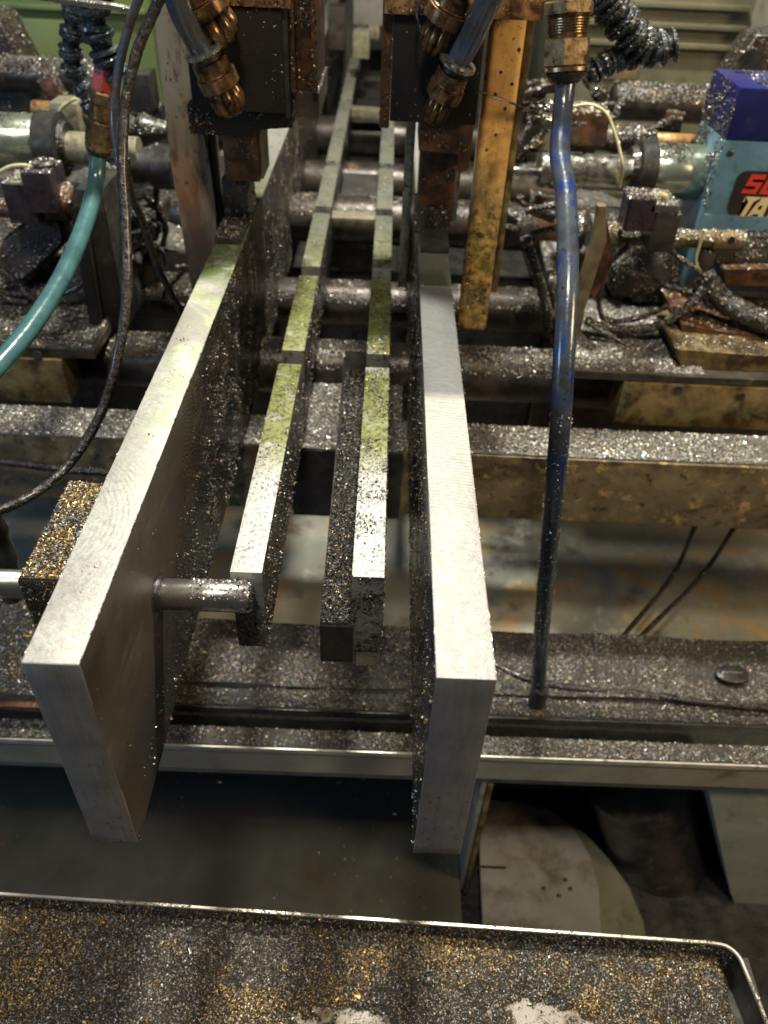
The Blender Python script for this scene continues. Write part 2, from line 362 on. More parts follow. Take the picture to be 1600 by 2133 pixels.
m_blued = M('dark_blue_paint', (.010, .012, .075), (.014, .018, .11), 20, 0, (.25, .4), [((.06, .045, .05), 40, .60, .72)], .12, 300, .0003)
m_bluel = M('light_blue_paint', (.075, .15, .20), (.10, .20, .27), 30, 0, (.25, .4), [((.05, .13, .13), 70, .54, .64), ((.02, .03, .02), 110, .64, .68)], .2, 300, .0004)
m_label = M('black_print', (.02, .014, .014), (.03, .022, .02), 30, 0, (.3, .45), (), .1)
m_red = M('red_print', (.50, .035, .02), (.56, .05, .03), 40, 0, (.35, .45), (), .1)
m_cream = M('cream_print', (.58, .44, .22), (.66, .52, .30), 60, 0, (.35, .45), (), .1)
m_plug = M('red_plastic_plug', (.30, .03, .025), (.40, .06, .04), 60, 0, (.3, .5), [((.08, .02, .015), 120, .56, .66)], .4)
m_yblock = M('oily_yellow_block', (.13, .09, .035), (.24, .18, .075), 40, .1, (.3, .5), [((.04, .025, .012), 35, .42, .60), ((.16, .17, .07), 30, .55, .68)], .3, 400, .0005)
m_beam = M('brown_oily_beam', (.10, .08, .05), (.22, .175, .10), 24, .1, (.3, .5), [((.06, .048, .032), 16, .50, .62, (.6, 1, 1.2)), ((.44, .31, .13), 60, .56, .68), ((.05, .04, .03), 90, .56, .64)], .5, 350, .0006)
m_shaft = M('dark_round_shaft', (.025, .022, .019), (.075, .063, .05), 50, .4, (.25, .45), [((.20, .12, .06), 50, .60, .70)], .4)
m_pan = M('grey_green_pan', (.20, .21, .17), (.30, .29, .24), 14, .1, (.35, .55), [((.36, .25, .11), 12, .50, .62), ((.05, .045, .04), 11, .55, .68), ((.46, .47, .42), 15, .58, .70)], .3, 200, .0008)
m_frame = M('green_grey_frame', (.21, .205, .165), (.31, .295, .23), 16, .05, (.4, .6), [((.12, .09, .06), 20, .56, .70)], .2, 300, .0005)
m_chute = M('dark_green_chute', (.04, .042, .034), (.062, .062, .050), 10, .1, (.35, .55), [((.06, .04, .03), 12, .52, .70)], .2, 300, .0005)  # shadow under the ledge put into this dark base colour
m_plate = M('pale_grey_plate', (.16, .15, .135), (.22, .21, .185), 8, 0, (.4, .6), [((.08, .065, .05), 16, .50, .66), ((.05, .04, .03), 55, .66, .70)], .1)
m_dark = M('machine_shadow_grey', (.03, .03, .028), (.06, .055, .05), 20, .1, (.5, .7), [((.10, .09, .07), 30, .58, .70)], .3)  # plain dark grey with a few lighter stains
m_lever = M('tan_lever', (.13, .10, .06), (.22, .17, .10), 60, .2, (.35, .5), [((.05, .04, .03), 70, .54, .66)], .5)
m_wire = M('yellowed_wire', (.40, .36, .20), (.52, .47, .28), 90, 0, (.3, .5), [((.12, .10, .06), 150, .58, .66)], .2)
m_cream2 = M('cream_sensor', (.17, .16, .11), (.28, .26, .18), 90, .2, (.3, .5), [((.10, .08, .05), 110, .52, .64)], .4)
m_sensor = M('black_sensor', (.02, .014, .018), (.045, .03, .035), 90, .1, (.2, .4), [((.10, .08, .06), 180, .62, .70)], .4)
m_rim = M('bare_tray_rim', (.58, .55, .46), (.75, .72, .62), 40, .6, (.3, .45), [((.20, .15, .08), 60, .58, .70)], .3)
m_traysteel = M('worn_tray_steel', (.22, .20, .17), (.34, .31, .27), 22, .2, (.4, .55), [((.14, .10, .05), 40, .48, .60)], .4)
m_wall = M('far_machine_wall', (.05, .05, .042), (.12, .12, .10), 5, 0, (.5, .7), [((.35, .32, .26), 8, .66, .74)], .2)

# ------------------------------------------------------------------ chips (metal swarf that nobody could count)
GREYS = dict(dark=((.012, .011, .010), (.20, .195, .18)), mid=((.02, .019, .017), (.42, .41, .38)), light=((.05, .048, .042), (.80, .78, .72)))  # wide tone ranges: glints and deep blacks of the grit put into colour
def chips(parent, srcs, n, size=1.6, seed=0, gold=.12, tone='mid', nz=.3, mask=None, lift=.4, name='metal_chips', flat=.5, goldmask=None, direction=None, quad=False):
    """scatter n small curled slivers on the faces of the source meshes (joined into one stuff mesh)"""
    size = size * .70; n = int(n * 1.5); rg = np.random.default_rng(seed + 11); A = []; Nn = []; Ar = []
    for o in srcs:
        me = o.data; me.calc_loop_triangles()
        vs = np.empty(len(me.vertices) * 3); me.vertices.foreach_get('co', vs); vs = vs.reshape(-1, 3) + np.array(org(o))
        ti = np.empty(len(me.loop_triangles) * 3, dtype=np.int32); me.loop_triangles.foreach_get('vertices', ti); A.append(vs[ti.reshape(-1, 3)] / S)
    T = np.concatenate(A); cr = np.cross(T[:, 1] - T[:, 0], T[:, 2] - T[:, 0]); ln = np.linalg.norm(cr, axis=1) + 1e-12; nn = cr / ln[:, None]
    ok = (nn[:, 2] >= nz) if direction is None else (nn @ np.array(direction) > nz)
    T = T[ok]; nn = nn[ok]; ar = ln[ok] / 2
    if len(T) == 0: return None
    ms = 1 if mask is None else 3
    idx = rg.choice(len(T), size=n * ms, p=ar / ar.sum()); a, c = rg.random(n * ms), rg.random(n * ms); fl = a + c > 1; a[fl] = 1 - a[fl]; c[fl] = 1 - c[fl]
    t = T[idx]; P = t[:, 0] + a[:, None] * (t[:, 1] - t[:, 0]) + c[:, None] * (t[:, 2] - t[:, 0]); N = nn[idx]
    if mask is not None:
        k = rg.random(len(P)) < mask(P); P = P[k][:n]; N = N[k][:n]
    n = len(P)
    if n == 0: return None
    # frame: normal jittered, tangent random
    nj = N * (flat + .5) + rg.normal(0, .55, (n, 3)); nj /= np.linalg.norm(nj, axis=1)[:, None]
    tg = np.cross(nj, rg.normal(0, 1, (n, 3))); tg /= np.linalg.norm(tg, axis=1)[:, None]; bt = np.cross(nj, tg)
    L = size * np.clip(rg.lognormal(0, .45, n), .4, 2.2); W = L * rg.uniform(.22, .5, n); Hc = L * rg.uniform(.2, .6, n)
    P = P + N * (rg.random(n) * lift * size)[:, None]
    if size > 1.0: quad = True
    nv = 4 if quad else 6; nf = 1 if quad else 2
    V_ = np.empty((n, nv, 3))
    for j, (u, h) in enumerate(((-.5, 0), (.5, 0)) if quad else ((-.5, 0), (0, 1), (.5, 0))):
        for q, wv in enumerate((-.5, .5)):
            tw = 1 + .5 * u
            V_[:, j * 2 + q] = P + tg * (u * L)[:, None] + bt * (wv * W * tw)[:, None] + nj * (h * Hc)[:, None]
    V_ = V_.reshape(-1, 3) * S
    base = (np.arange(n) * nv)[:, None]
    fc = (base + np.array([0, 1, 3, 2]) if quad else np.concatenate([base + np.array([0, 1, 3, 2]), base + np.array([2, 3, 5, 4])], axis=1)).reshape(-1)
    me = bpy.data.meshes.new(name); me.vertices.add(len(V_)); me.vertices.foreach_set('co', V_.reshape(-1))
    me.loops.add(len(fc)); me.loops.foreach_set('vertex_index', fc.astype(np.int32)); me.polygons.add(n * nf)
    me.polygons.foreach_set('loop_start', np.arange(n * nf, dtype=np.int32) * 4); me.update(calc_edges=True)
    lo, hi = GREYS[tone]; lo = np.array(lo); hi = np.array(hi); k = rg.random(n) ** 2.1; k[rg.random(n) < .02] = 1.6
    col = lo + (hi - lo) * k[:, None]
    gp = gold * .45 if goldmask is None else gold * .8 * goldmask(P)
    isg = rg.random(n) < gp; gc = np.array(GOLD) * rg.uniform(.55, 1.7, n)[:, None]; col[isg] = gc[isg]
    ca = np.ones((n, nv, 4)); ca[:, :, :3] = np.clip(col, 0, 1)[:, None, :]
    at = me.attributes.new('tint', 'FLOAT_COLOR', 'POINT'); at.data.foreach_set('color', ca.reshape(-1))
    o = link(name, me, m_chip, parent); o['kind'] = 'stuff'; return o
def nmask(sc, lo, hi, seed, base=0.0):
    def f(P): return np.clip((vn(P, sc, seed) - lo) / (hi - lo), base, 1)
    return f
def bed(name, x0, x1, y0, y1, zf, mat, parent=None, step=3.0, amp=1.5, seed=3, thick=4, sc=25, kind='stuff', gr=.7):
    """lumpy sheet of settled swarf; zf(x,y) gives its mean height"""
    nx = max(2, int((x1 - x0) / step)); ny = max(2, int((y1 - y0) / step))
    X, Y = np.meshgrid(np.linspace(x0, x1, nx + 1), np.linspace(y0, y1, ny + 1)); P = np.stack([X.ravel(), Y.ravel(), np.zeros(X.size)], 1)
    Z = np.array([zf(a, b) for a, b in P[:, :2]]) + amp * (vn(P, sc, seed) - .5) * 2 + amp * gr * (vn(P, 5, seed + 5, 2) - .5) * 2
    P[:, 2] = Z; me = bpy.data.meshes.new(name); q = []
    for j in range(ny):
        for i in range(nx):
            a = j * (nx + 1) + i; q.append((a, a + 1, a + nx + 2, a + nx + 1))
    vs = [tuple(p) for p in P * S]; n = len(vs)
    # skirt
    rim = [i for i in range(nx + 1)] + [j * (nx + 1) + nx for j in range(1, ny + 1)] + [ny * (nx + 1) + i for i in range(nx - 1, -1, -1)] + [j * (nx + 1) for j in range(ny - 1, 0, -1)]
    for r_ in rim: vs.append((vs[r_][0], vs[r_][1], vs[r_][2] - thick * S))
    m = len(rim)
    for k in range(m): q.append((rim[(k + 1) % m], rim[k], n + k, n + (k + 1) % m))
    me.from_pydata(vs, [], q); me.update()
    for p in me.polygons: p.use_smooth = True
    o = link(name, me, mat, parent)
    if kind: o['kind'] = kind
    return o

# ================================================================== THE SETTING
def structure(o): o['kind'] = 'structure'; return o
# --- pan floor seen between the beams, and the dark floor below the bench
pan = box('pan_floor', -900, 900, 560, 2300, -446, -440, m_pan, None, 0); structure(pan)
fl = box('floor', -1200, 1200, -200, 560, -668, -660, m_black, None, 0); structure(fl)
wl = box('back_wall', -1300, 1300, 2300, 2320, -446, 900, m_wall, None, 0); structure(wl)

# --- long front ledge of the machine bed (a folded channel)
yaw = Matrix.Rotation(math.radians(-.35), 3, 'Z')
ledge = thing('machine_ledge', 'long grey steel ledge of the machine bed covered in grey swarf, below the overhanging bars', 'machine frame', (0, 460, -400))
prof = [(545, -361), (470, -363), (467, -369), (452, -371), (449, -412), (420, -412), (418, -364), (399, -363), (399, -400), (403, -400), (405, -416), (545, -416)]  # groove deepened and widened to stand for a shadow band along the ledge
lb = prism('channel', prof, 'x', -620, 640, m_frame, ledge, 0)
lipm = box('lip_edge', -620, 640, 397.6, 399.4, -368, -361.5, m_rim, ledge, .5)
beds = []
b1 = bed('swarf_bed', -620, 640, 466, 545, lambda x, y: -359 + 1.5 * math.sin(x * .03), m_bed, ledge, 4, 1.2, 5, 3); beds.append(b1)
b2 = bed('swarf_bed', -620, 640, 447, 466.5, lambda x, y: -364.5 - (466 - y) * .12 - (16 if y < 449 else 4 if y < 452 else 0) - (3.5 if 456 < y < 459 else 0), m_bed, ledge, 3, 1.6, 6, 4); beds.append(b2)
b3 = bed('swarf_bed', -620, 640, 400.5, 419, lambda x, y: -361.5, m_bed, ledge, 3, .7, 7, 3); beds.append(b3)
b4 = bed('swarf_bed', -620, 640, 421, 444, lambda x, y: -408, m_black, ledge, 4, 1.5, 8, 5);  # black bed: the shadow band put into the colour of the groove bottom
vis = lambda P: np.where((P[:, 0] > -400) & (P[:, 0] < 460), 1.0, 0.05) * np.clip((vn(P, 34, 71) - .30) * 4.5, .15, 1)
chips(ledge, beds, 100000, 1.6, 1, .10, 'mid', .3, vis)
box('groove_shade', -620, 640, 447.3, 448.7, -411.5, -372.5, m_black, ledge, .2)  # black strip added over the groove wall, stands for shade
# slotted oval boss on the ledge
boss = thing('oval_nut', 'small black oval nut standing proud of the swarf on the ledge', 'nut', atz(1523, 1412, -358))
p = atz(1523, 1408, -357)
bm = bmesh.new()
add_lathe(bm, p, p + V(0, 0, 6), [(-3, 9), (0, 11), (4, 11), (5, 9.5)], 20)
for v in bm.verts: v.co.x = p.x + (v.co.x - p.x) * 1.5
done(bm, 'body', m_black, boss, None, 40)
box('slot_bar', p.x - 11, p.x + 10, p.y - 1.2, p.y + 1.2, p.z + 5.1, p.z + 6.2, m_alu, boss, .3)
# cable half buried in the ledge swarf
cb = tube('buried_cable', [atz(1030, 1385, -360), atz(1090, 1412, -359), atz(1180, 1432, -358.5), atz(1330, 1445, -359), atz(1480, 1465, -360), atz(1640, 1478, -360)], 3.2, m_rub, None, 8, 6, .15)
tag(cb, 'thin black cable lying half buried in the swarf of the front ledge', 'cable')

# --- things under the ledge
ch = thing('waste_chute', 'green painted sheet metal chute below the ledge on the left, its colour darkened for shade', 'chute', (-120, 400, -640))
box('panel', -520, 112, 270, 545, -622, -618, m_chute, ch, .5)
box('back_panel', -520, 112, 541, 545, -617, -406, m_chute, ch, .5)
chips(ch, [o for o in ch.children if o.name.startswith('panel')], 900, 2.2, 15, .3, 'mid', .8, nmask(50, .5, .7, 6), .4)
box('side_plate', 113, 118, 404, 545, -640, -417, m_frame, ch, .5)
box('edge_strip', 119, 124, 403, 407, -650, -417, m_yblock, ch, .4)
wp = thing('lower_guard', 'pale grey guard plate with a rounded corner in the opening under the ledge', 'guard plate', (200, 440, -640))
pts = [(134, 350), (262, 350), (268, 400), (266, 440), (252, 474), (228, 494), (190, 504), (140, 507)]
prism('plate', pts, 'z', -628, -622, m_plate, wp, .8)
pts2 = [(262, 340), (312, 340), (314, 372), (306, 410), (290, 440), (268, 470), (254, 482)]
prism('lower_flange', pts2, 'z', -636, -631, m_olive, wp, .6)
box('notch', 134, 166, 420, 423, -621.8, -621, m_black, wp, .2)
for a, b_ in ((206, 399), (236, 400), (232, 410), (222, 392)): lathe('rivet', (a, b_, -622), (a, b_, -618), [(0, 2.6), (1, 2.4), (1.4, 1.2)], m_black, wp, 10)
gp = thing('bed_casting', 'green grey bed casting with a dark round edge at the right, under the ledge', 'machine casting', (450, 440, -660))
prism('casting_wall', [(aty(a_, b_, 408).x, aty(a_, b_, 408).z) for a_, b_ in ((1470, 1628), (1900, 1640), (1900, 1945), (1550, 1935), (1522, 1860), (1496, 1740))], 'y', 408, 545, M('pale_casting_paint', (.25, .27, .21), (.34, .36, .29), 12, 0, (.4, .6), [((.14, .12, .08), 14, .54, .72), ((.42, .42, .36), 30, .62, .72)], .3, 200, .0006), gp, 1)
lathe('round_edge', aty(1330, 1640, 480), aty(1425, 1990, 440), [(-20, 56), (560, 56)], m_shaft, gp, 32)
box('cast_lug', 250, 262, 415, 440, -630.5, -627, m_yblock, gp, .5, Matrix.Rotation(math.radians(35), 3, 'Z'))
bp = box('back_apron', 118, 620, 541, 546, -655, -406, m_frame, None, .5); tag(bp, 'grey apron sheet closing the back of the opening under the ledge', 'panel')

# --- swarf tray in the foreground
tr = thing('swarf_tray', 'shallow metal tray with a rounded rim, full of gold and black swarf, in the foreground', 'tray', (0, 180, -352))
cx, ry = 0, math.radians(-2.0)
def ty(x): return 250.5 - (x + 260) * .034
R = 14; xr = 272
rim = []
for x in range(-420, xr - R + 1, 24): rim.append((x, ty(x)))
for k in range(1, 9):
    a = math.pi / 2 * (1 - k / 8); rim.append((xr - R + R * math.cos(a) , ty(xr) - R + R * math.sin(a)))
rim += [(xr + 3, 195), (xr + 8, 150), (xr + 14, 90), (xr + 20, 30)]
def strip(name, path, w0, w1, z0, z1, mat, parent):
    bm = bmesh.new(); q = [Vector((a, b, 0)) for a, b in path]; rows = []
    for i, p in enumerate(q):
        d = (q[min(i + 1, len(q) - 1)] - q[max(0, i - 1)]).normalized(); nrm = Vector((d.y, -d.x, 0))
        rows.append([bm.verts.new(p + nrm * a + Vector((0, 0, z))) for a, z in ((w0, z0), (w1, z0), (w1, z1), (w0, z1))])
    for a, b in zip(rows, rows[1:]):
        for k in range(4): bm.faces.new((a[k], a[(k + 1) % 4], b[(k + 1) % 4], b[k]))
    bm.faces.new(rows[0]); bm.faces.new(rows[-1][::-1])
    bmesh.ops.bevel(bm, geom=[e for e in bm.edges if abs((e.verts[0].co - e.verts[1].co).z) < .1 and len(e.link_faces) == 2 and e.calc_face_angle(0) > 1], offset=.5, segments=2, affect='EDGES')
    return done(bm, name, mat, parent, None, 40)
strip('rim', rim, -.7, .9, -331.5, -329, m_rim, tr)
wall = strip('side_wall', rim, -.4, .6, -362, -331.7, m_shaft, tr)
tb = box('tray_base', -420, 292, 20, 236, -366, -362, m_dark, tr, .5)
def tz(x, y):
    e = max(0, (y - (ty(x) - 14)) / 14.0); e2 = max(0, (x - 250) / 14.0)
    q1 = ((x - 140) / 52) ** 2 + ((y - 182 + (x - 140) * .2) / 12) ** 2; q2 = ((x + 8) / 42) ** 2 + ((y - 181) / 9) ** 2
    return -341 - 7 * e - 8 * e2 * e2 - 4.5 * (math.exp(-q1 ** 2) + math.exp(-q2 ** 2))
def inside(P):
    e = (P[:, 0] < 262 - (P[:, 1] < 100) * 0) & (P[:, 1] < 249 - (P[:, 0] + 260) * .034); return e
def tray_bed():
    o = bed('swarf_bed', -420, 262, 40, 229, tz, m_bedg, tr, 1.5, 3.0, 31, 14, 24, gr=1.1); me = o.data
    return o
tbed = tray_bed()
box('tray_floor', -300, 235, 60, 205, -345.5, -343.6, m_traysteel, tr, .2)
tb2 = bed('swarf_bed', -420, 262, 226, 249.8, lambda x, y: -346.5 + .12 * (238 - y), m_bedg, tr, 1.8, 2.6, 33, 10, gr=1.0)
off_ = org(tb2)
for v in tb2.data.vertices: v.co.y -= ((v.co.x + off_.x) + .260) * .034
bare = lambda P: np.exp(-(((P[:, 0] - 140) / 52) ** 2 + ((P[:, 1] - 182 + .2 * (P[:, 0] - 140)) / 12) ** 2) ** 2) + np.exp(-(((P[:, 0] + 8) / 42) ** 2 + ((P[:, 1] - 181) / 9) ** 2) ** 2)
gm = lambda P: np.clip((vn(P, 50, 77) - .42) * 7, .05, 1.5) + np.clip((vn(P, 12, 78) - .58) * 9, 0, 1.4)
chips(tr, [tbed, tb2], 100000, 1.25, 2, .34, 'mid', .2, lambda P: inside(P) * np.where(P[:, 1] > 120, 1, .03) * np.clip(1.05 - .7 * np.clip(bare(P), 0, 1), .1, 1) * np.where((P[:, 0] > -330), 1, .1), .5, goldmask=gm)
chips(tr, [tbed, tb2], 1200, 2.9, 9, .3, 'mid', .2, lambda P: inside(P) * np.clip((vn(P, 20, 21) - .5) * 6, 0, 1), .5, goldmask=gm)
chips(tr, [o for o in tr.children if o.name.startswith('tray_floor')], 16000, 1.2, 13, .25, 'dark', .8, lambda P: np.clip((vn(P, 4, 31, 2) - .36) * 5, 0, 1) * (P[:, 1] > 160), .4)
chips(tr, [tbed], 9000, 1.5, 3, .25, 'light', .2, lambda P: np.clip(bare(P), 0, 1) * .9, .4)
rr = [o for o in tr.children if o.name.startswith('rim')]
chips(tr, rr, 700, 1.3, 4, .5, 'mid', .6, nmask(30, .48, .6, 5), .5)
chips(tr, [wall], 9000, 1.4, 5, .4, 'mid', .5, lambda P: (P[:, 2] < -333) * 1.0, .8, direction=(0, -1, 0), flat=.1)

# --- heap of swarf and bracket at the left
hp = thing('left_bracket', 'dark bracket buried under a sloping heap of swarf behind the left bar', 'bracket', (-300, 440, -400))
def hz(x, y): return -330 + 62 * max(0, 1 - abs(y - 505) / 75) * max(0, min(1, (-205 - x) / 90 + .35))
hb = bed('swarf_heap', -460, -196, 424, 560, hz, m_bed, hp, 3, 3, 41, 60, 14)
chips(hp, [hb], 17000, 2.0, 6, .22, 'mid', .1, None, .8, goldmask=lambda P: np.clip((vn(P, 25, 5) - .45) * 6, 0, 2))
for k in range(3): box('layered_plate', -460, -205 - 4 * k, 424 - 4 * k, 440, -352 + 7 * k - 7, -346 + 7 * k - 6, m_rust if k != 1 else m_dark, hp, .8)
bt = [aty(-20, 1060, 400), aty(12, 1160, 398), aty(26, 1245, 396)]
tube('bracket_edge', bt, 7, m_black, hp, 8, 5, .2)

# ================================================================== BEAM, SHAFTS, SUPPORT
beam = thing('cross_beam', 'heavy brown oily square beam with swarf on top, running crosswise under all the bars', 'beam', (0, 590, -224))
box('beam_body', -640, 660, 568, 616, -224, -152, m_beam, beam, 1.5, yaw, piv=(0, 590, -190))
bb = bed('swarf_bed', -640, 660, 569.5, 614, lambda x, y: -150.2, m_bedl, beam, 3, 1.1, 51, 2)
chips(beam, [bb], 30000, 1.9, 7, .10, 'light', .3, vis, .4)
sup = thing('support_block', 'black support block with swarf under the two slotted bars, at the middle of the beam', 'support block', (-26, 620, -224))
box('block_body', -76, 24, 562, 692, -226, -150, m_black, sup, 1.5)
sb = bed('swarf_bed', -75, 23, 563, 691, lambda x, y: -148, m_bedl, sup, 3, 1.2, 53, 2)
chips(sup, [sb], 9000, 1.8, 8, .10, 'light', .3, None, .5)
SHG = 'round guide shafts crossing under the bars'
for k, (y, z, r_, lab) in enumerate(((700, -146, 27, 'nearest round guide shaft, just behind the cross beam, swarf along its top'), (850, -148, 26, 'second round guide shaft behind the cross beam, dark and oily'), (1000, -106, 29, 'third round guide shaft, level with the foot of the levers'), (1190, -120, 27, 'fourth round guide shaft, deep in the machine'), (1420, -120, 30, 'farthest round guide shaft near the back of the machine'))):
    t = thing('guide_shaft', lab, 'shaft', (0, y, z), SHG)
    s_ = rod('shaft', (-640, y, z), (660, y, z), r_, m_shaft, t, 28)
    if k < 3:
        lathe('collar', (188, y, z), (236, y, z), [(0, r_ + 1), (1, r_ + 3), (46, r_ + 3), (47, r_ + 1)], m_rust, t, 28)
        chips(t, [s_], 16000, 2.0, 20 + k, .12, 'mid', .45, lambda P: np.where((P[:, 0] > -330) & (P[:, 0] < 420), 1, .02) * np.clip((vn(P, 26, 73) - .38) * 5, .05, 1), .6)
# pan crosspieces further back, seen between the slotted bars
for k, (py, h_, lab) in enumerate(((445, 5, 'pale flat strip bridging the slotted bars'), (222, 8, 'yellowed flat strip bridging the slotted bars further back'))):
    a = atz(690, py, -66); t = box('cross_strip', -62, -10, a.y - 12, a.y + 12, -70 - h_, -66, m_cream2, None, .6); tag(t, lab, 'strip', 'strips between the slotted bars')
for k, (py, dy, lab) in enumerate(((385, 50, 'grey flat block between the slotted bars behind the first strip'), (190, 90, 'dark grey flat block between the slotted bars near the clamps'), (40, 150, 'farthest grey block between the slotted bars'))):
    a = atz(730, py, -90); t = box('spacer_block', -60, -12, a.y - dy, a.y + dy, -130, -90, m_black if k == 1 else m_dark, None, 1.5); tag(t, lab, 'block', 'blocks between the slotted bars')

# ================================================================== THE BARS
def big_bar(x0, x1, label, mtop, mside, seed):
    t = thing('flat_steel_bar', label, 'steel bar', ((x0 + x1) / 2, 203, -150), 'big flat steel bars')
    bm = bmesh.new(); rnd = random.Random(seed)
    add_box(bm, x0, x1, 202.5, 2250, -150, 0, 0)
    bmesh.ops.recalc_face_normals(bm, faces=bm.faces)
    ys = [202.5 + 30 * k for k in range(1, 60)]
    bmesh.ops.bevel(bm, geom=list(bm.edges), offset=.7, segments=3, profile=.5, affect='EDGES')
    for y in ys: bmesh.ops.bisect_plane(bm, geom=list(bm.verts) + list(bm.edges) + list(bm.faces), plane_co=(0, y, 0), plane_no=(0, 1, 0))
    for z in range(-140, 0, 14): bmesh.ops.bisect_plane(bm, geom=list(bm.verts) + list(bm.edges) + list(bm.faces), plane_co=(0, 0, z), plane_no=(0, 0, 1))
    for v in bm.verts:                       # slightly uneven arrises
        if abs(v.co.z) < 1.2 or v.co.z < -148.8 or v.co.y < 204: v.co += Vector((rnd.uniform(-.12, .12), rnd.uniform(-.1, .1), rnd.uniform(-.12, .12)))
    bmesh.ops.recalc_face_normals(bm, faces=bm.faces)
    for f in bm.faces:
        n = f.normal
        f.material_index = 0 if n.z > .35 else (1 if n.y < -.35 else 2)
    return t, done(bm, 'bar_body', [mtop, m_sawn, mside], t, None, 50)
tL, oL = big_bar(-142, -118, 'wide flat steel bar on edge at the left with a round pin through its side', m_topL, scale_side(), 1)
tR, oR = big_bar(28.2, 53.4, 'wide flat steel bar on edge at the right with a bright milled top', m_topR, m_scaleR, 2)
for o_, xs in ((oL, (-142, -118)), (oR, (28.2, 53.4))):
    bm = bmesh.new(); rnd = random.Random(int(xs[1]))
    for k in range(70):
        x = rnd.choice(xs); y = 203 + 420 * rnd.random() ** 1.3; L_ = rnd.uniform(.8, 5); h = rnd.uniform(.08, .26); sgn = 1 if x == xs[1] else -1
        a = [bm.verts.new((x - sgn * .5, y, -.05)), bm.verts.new((x + sgn * h * .7, y + L_ * .3, h * .3)), bm.verts.new((x + sgn * h, y + L_ * .7, -.2)), bm.verts.new((x - sgn * .3, y + L_, -.1)), bm.verts.new((x - sgn * .2, y + L_ * .5, -.9))]
        for t_ in ((0, 1, 4), (1, 2, 4), (2, 3, 4), (0, 3, 1), (1, 3, 2)): bm.faces.new([a[q] for q in t_])
    b_ = done(bm, 'edge_burrs', m_alu, o_.parent); b_['kind'] = 'stuff'
def side_mask(seed, ylo, yhi, edge=True):
    def f(P):
        q = np.clip((P[:, 1] - ylo) / (yhi - ylo), 0, 1); z = -P[:, 2] / 150.0
        diag = np.clip((P[:, 1] - 203) / 330 + (z - .75) * .9, 0.0, 1)
        return np.clip(np.clip((vn(P, 14, seed) - .42) * 3.5, 0.03, 1) * np.clip(diag * 1.4 - .15, .012, 1), 0, 1)
    return f
chips(tL, [oL], 36000, 1.15, 31, .22, 'mid', .7, lambda P: side_mask(8, 0, 1)(P) * np.where(P[:, 1] < 1100, 1, .1), .8, direction=(1, 0, 0), flat=.1)
chips(tL, [oL], 500, 1.3, 32, .6, 'mid', .7, lambda P: np.clip((vn(P, 30, 4) - .55) * 5, .02, 1) * (P[:, 1] < 500), .3)
chips(tL, [oL], 1500, 1.8, 38, .15, 'dark', .7, lambda P: (P[:, 1] > 590) * np.clip((vn(P, 25, 9) - .4) * 3, 0, 1) * (P[:, 1] < 1100), .5)
low = lambda P: np.clip(1 - (P[:, 2] + 149) / 7.0, 0, 1) ** 2
chips(tL, [oL], 2600, 1.6, 33, .55, 'mid', .7, lambda P: low(P) * (P[:, 1] < 620), .9, direction=(1, 0, 0), flat=0)
chips(tR, [oR], 14000, 1.3, 34, .25, 'mid', .7, lambda P: np.clip((vn(P, 12, 12) - .42) * 4, .03, 1) * (P[:, 1] < 800) * np.where(P[:, 2] < -12, 1, .15), .8, direction=(-1, 0, 0), flat=.1)
chips(tR, [oR], 3600, 1.6, 35, .7, 'mid', .7, lambda P: low(P) * (P[:, 1] < 620), .9, direction=(-1, 0, 0), flat=0)
chips(tR, [oR], 5000, 1.5, 36, .35, 'mid', .7, lambda P: (P[:, 1] > 420) * (P[:, 1] < 720) * (P[:, 2] > -28) * np.clip((vn(P, 12, 6) - .38) * 3, 0, 1), .8, direction=(1, 0, 0), flat=0)
chips(tR, [oR], 500, 1.1, 37, .6, 'light', .7, lambda P: (np.abs(P[:, 1] - 578) < 3) * 1.0 + (P[:, 1] > 400) * (P[:, 1] < 600) * .06, .3)
chips(tR, [oR], 900, 1.8, 39, .1, 'dark', .7, lambda P: (P[:, 1] > 640) * (P[:, 1] < 720) * 1.0, .6)

def slotted(x0, x1, label, seed):
    t = thing('slotted_bar', label, 'steel bar', ((x0 + x1) / 2, 311, -115), 'inner slotted bars')
    bm = bmesh.new(); add_box(bm, x0 + .3, x1 - .3, 312, 2250, -115, -80.2, .5)
    body = done(bm, 'rail_body', m_black, t, None, 40)
    segs = []; y0 = 311.0; ends = [541.5]
    while ends[-1] < 2100: ends.append(ends[-1] + 164)
    for e in ends:
        bm = bmesh.new(); zb = -80
        if y0 < 320: add_box(bm, x0, x1, y0, e, -115.5, -52, .6)
        else: add_box(bm, x0, x1, y0, e, zb, -52, .6)
        bmesh.ops.recalc_face_normals(bm, faces=bm.faces)
        for f in bm.faces: f.material_index = 0 if f.normal.z > .5 else (1 if f.normal.y < -.4 else 2)
        segs.append(done(bm, 'segment', [m_seg, m_segend, m_segside], t, None, 40)); y0 = e + 21
    return t, body, segs
def topmask(seed, lo=.42):
    return lambda P: np.clip((vn(P, 16, seed) - lo) * 4, 0, 1) * np.clip((P[:, 1] - 300) / 150, .12, 1) * np.where(P[:, 1] < 760, 1, .6)
t1, bd1, sg1 = slotted(-79, -61, 'left slotted steel bar with a green oiled top, its end resting against the pin', 1)
t2, bd2, sg2 = slotted(-11, 7.4, 'right slotted steel bar with a blotched grey end, swarf heavy on its top', 2)
chips(t1, sg1, 3000, 1.45, 41, .12, 'dark', .7, topmask(3, .50), .5)
chips(t1, sg1 + [bd1], 7000, 1.3, 42, .35, 'mid', .7, lambda P: np.clip((vn(P, 10, 5) - .42) * 4, .05, 1) * (P[:, 1] < 800), .8, direction=(1, 0, 0), flat=.1)
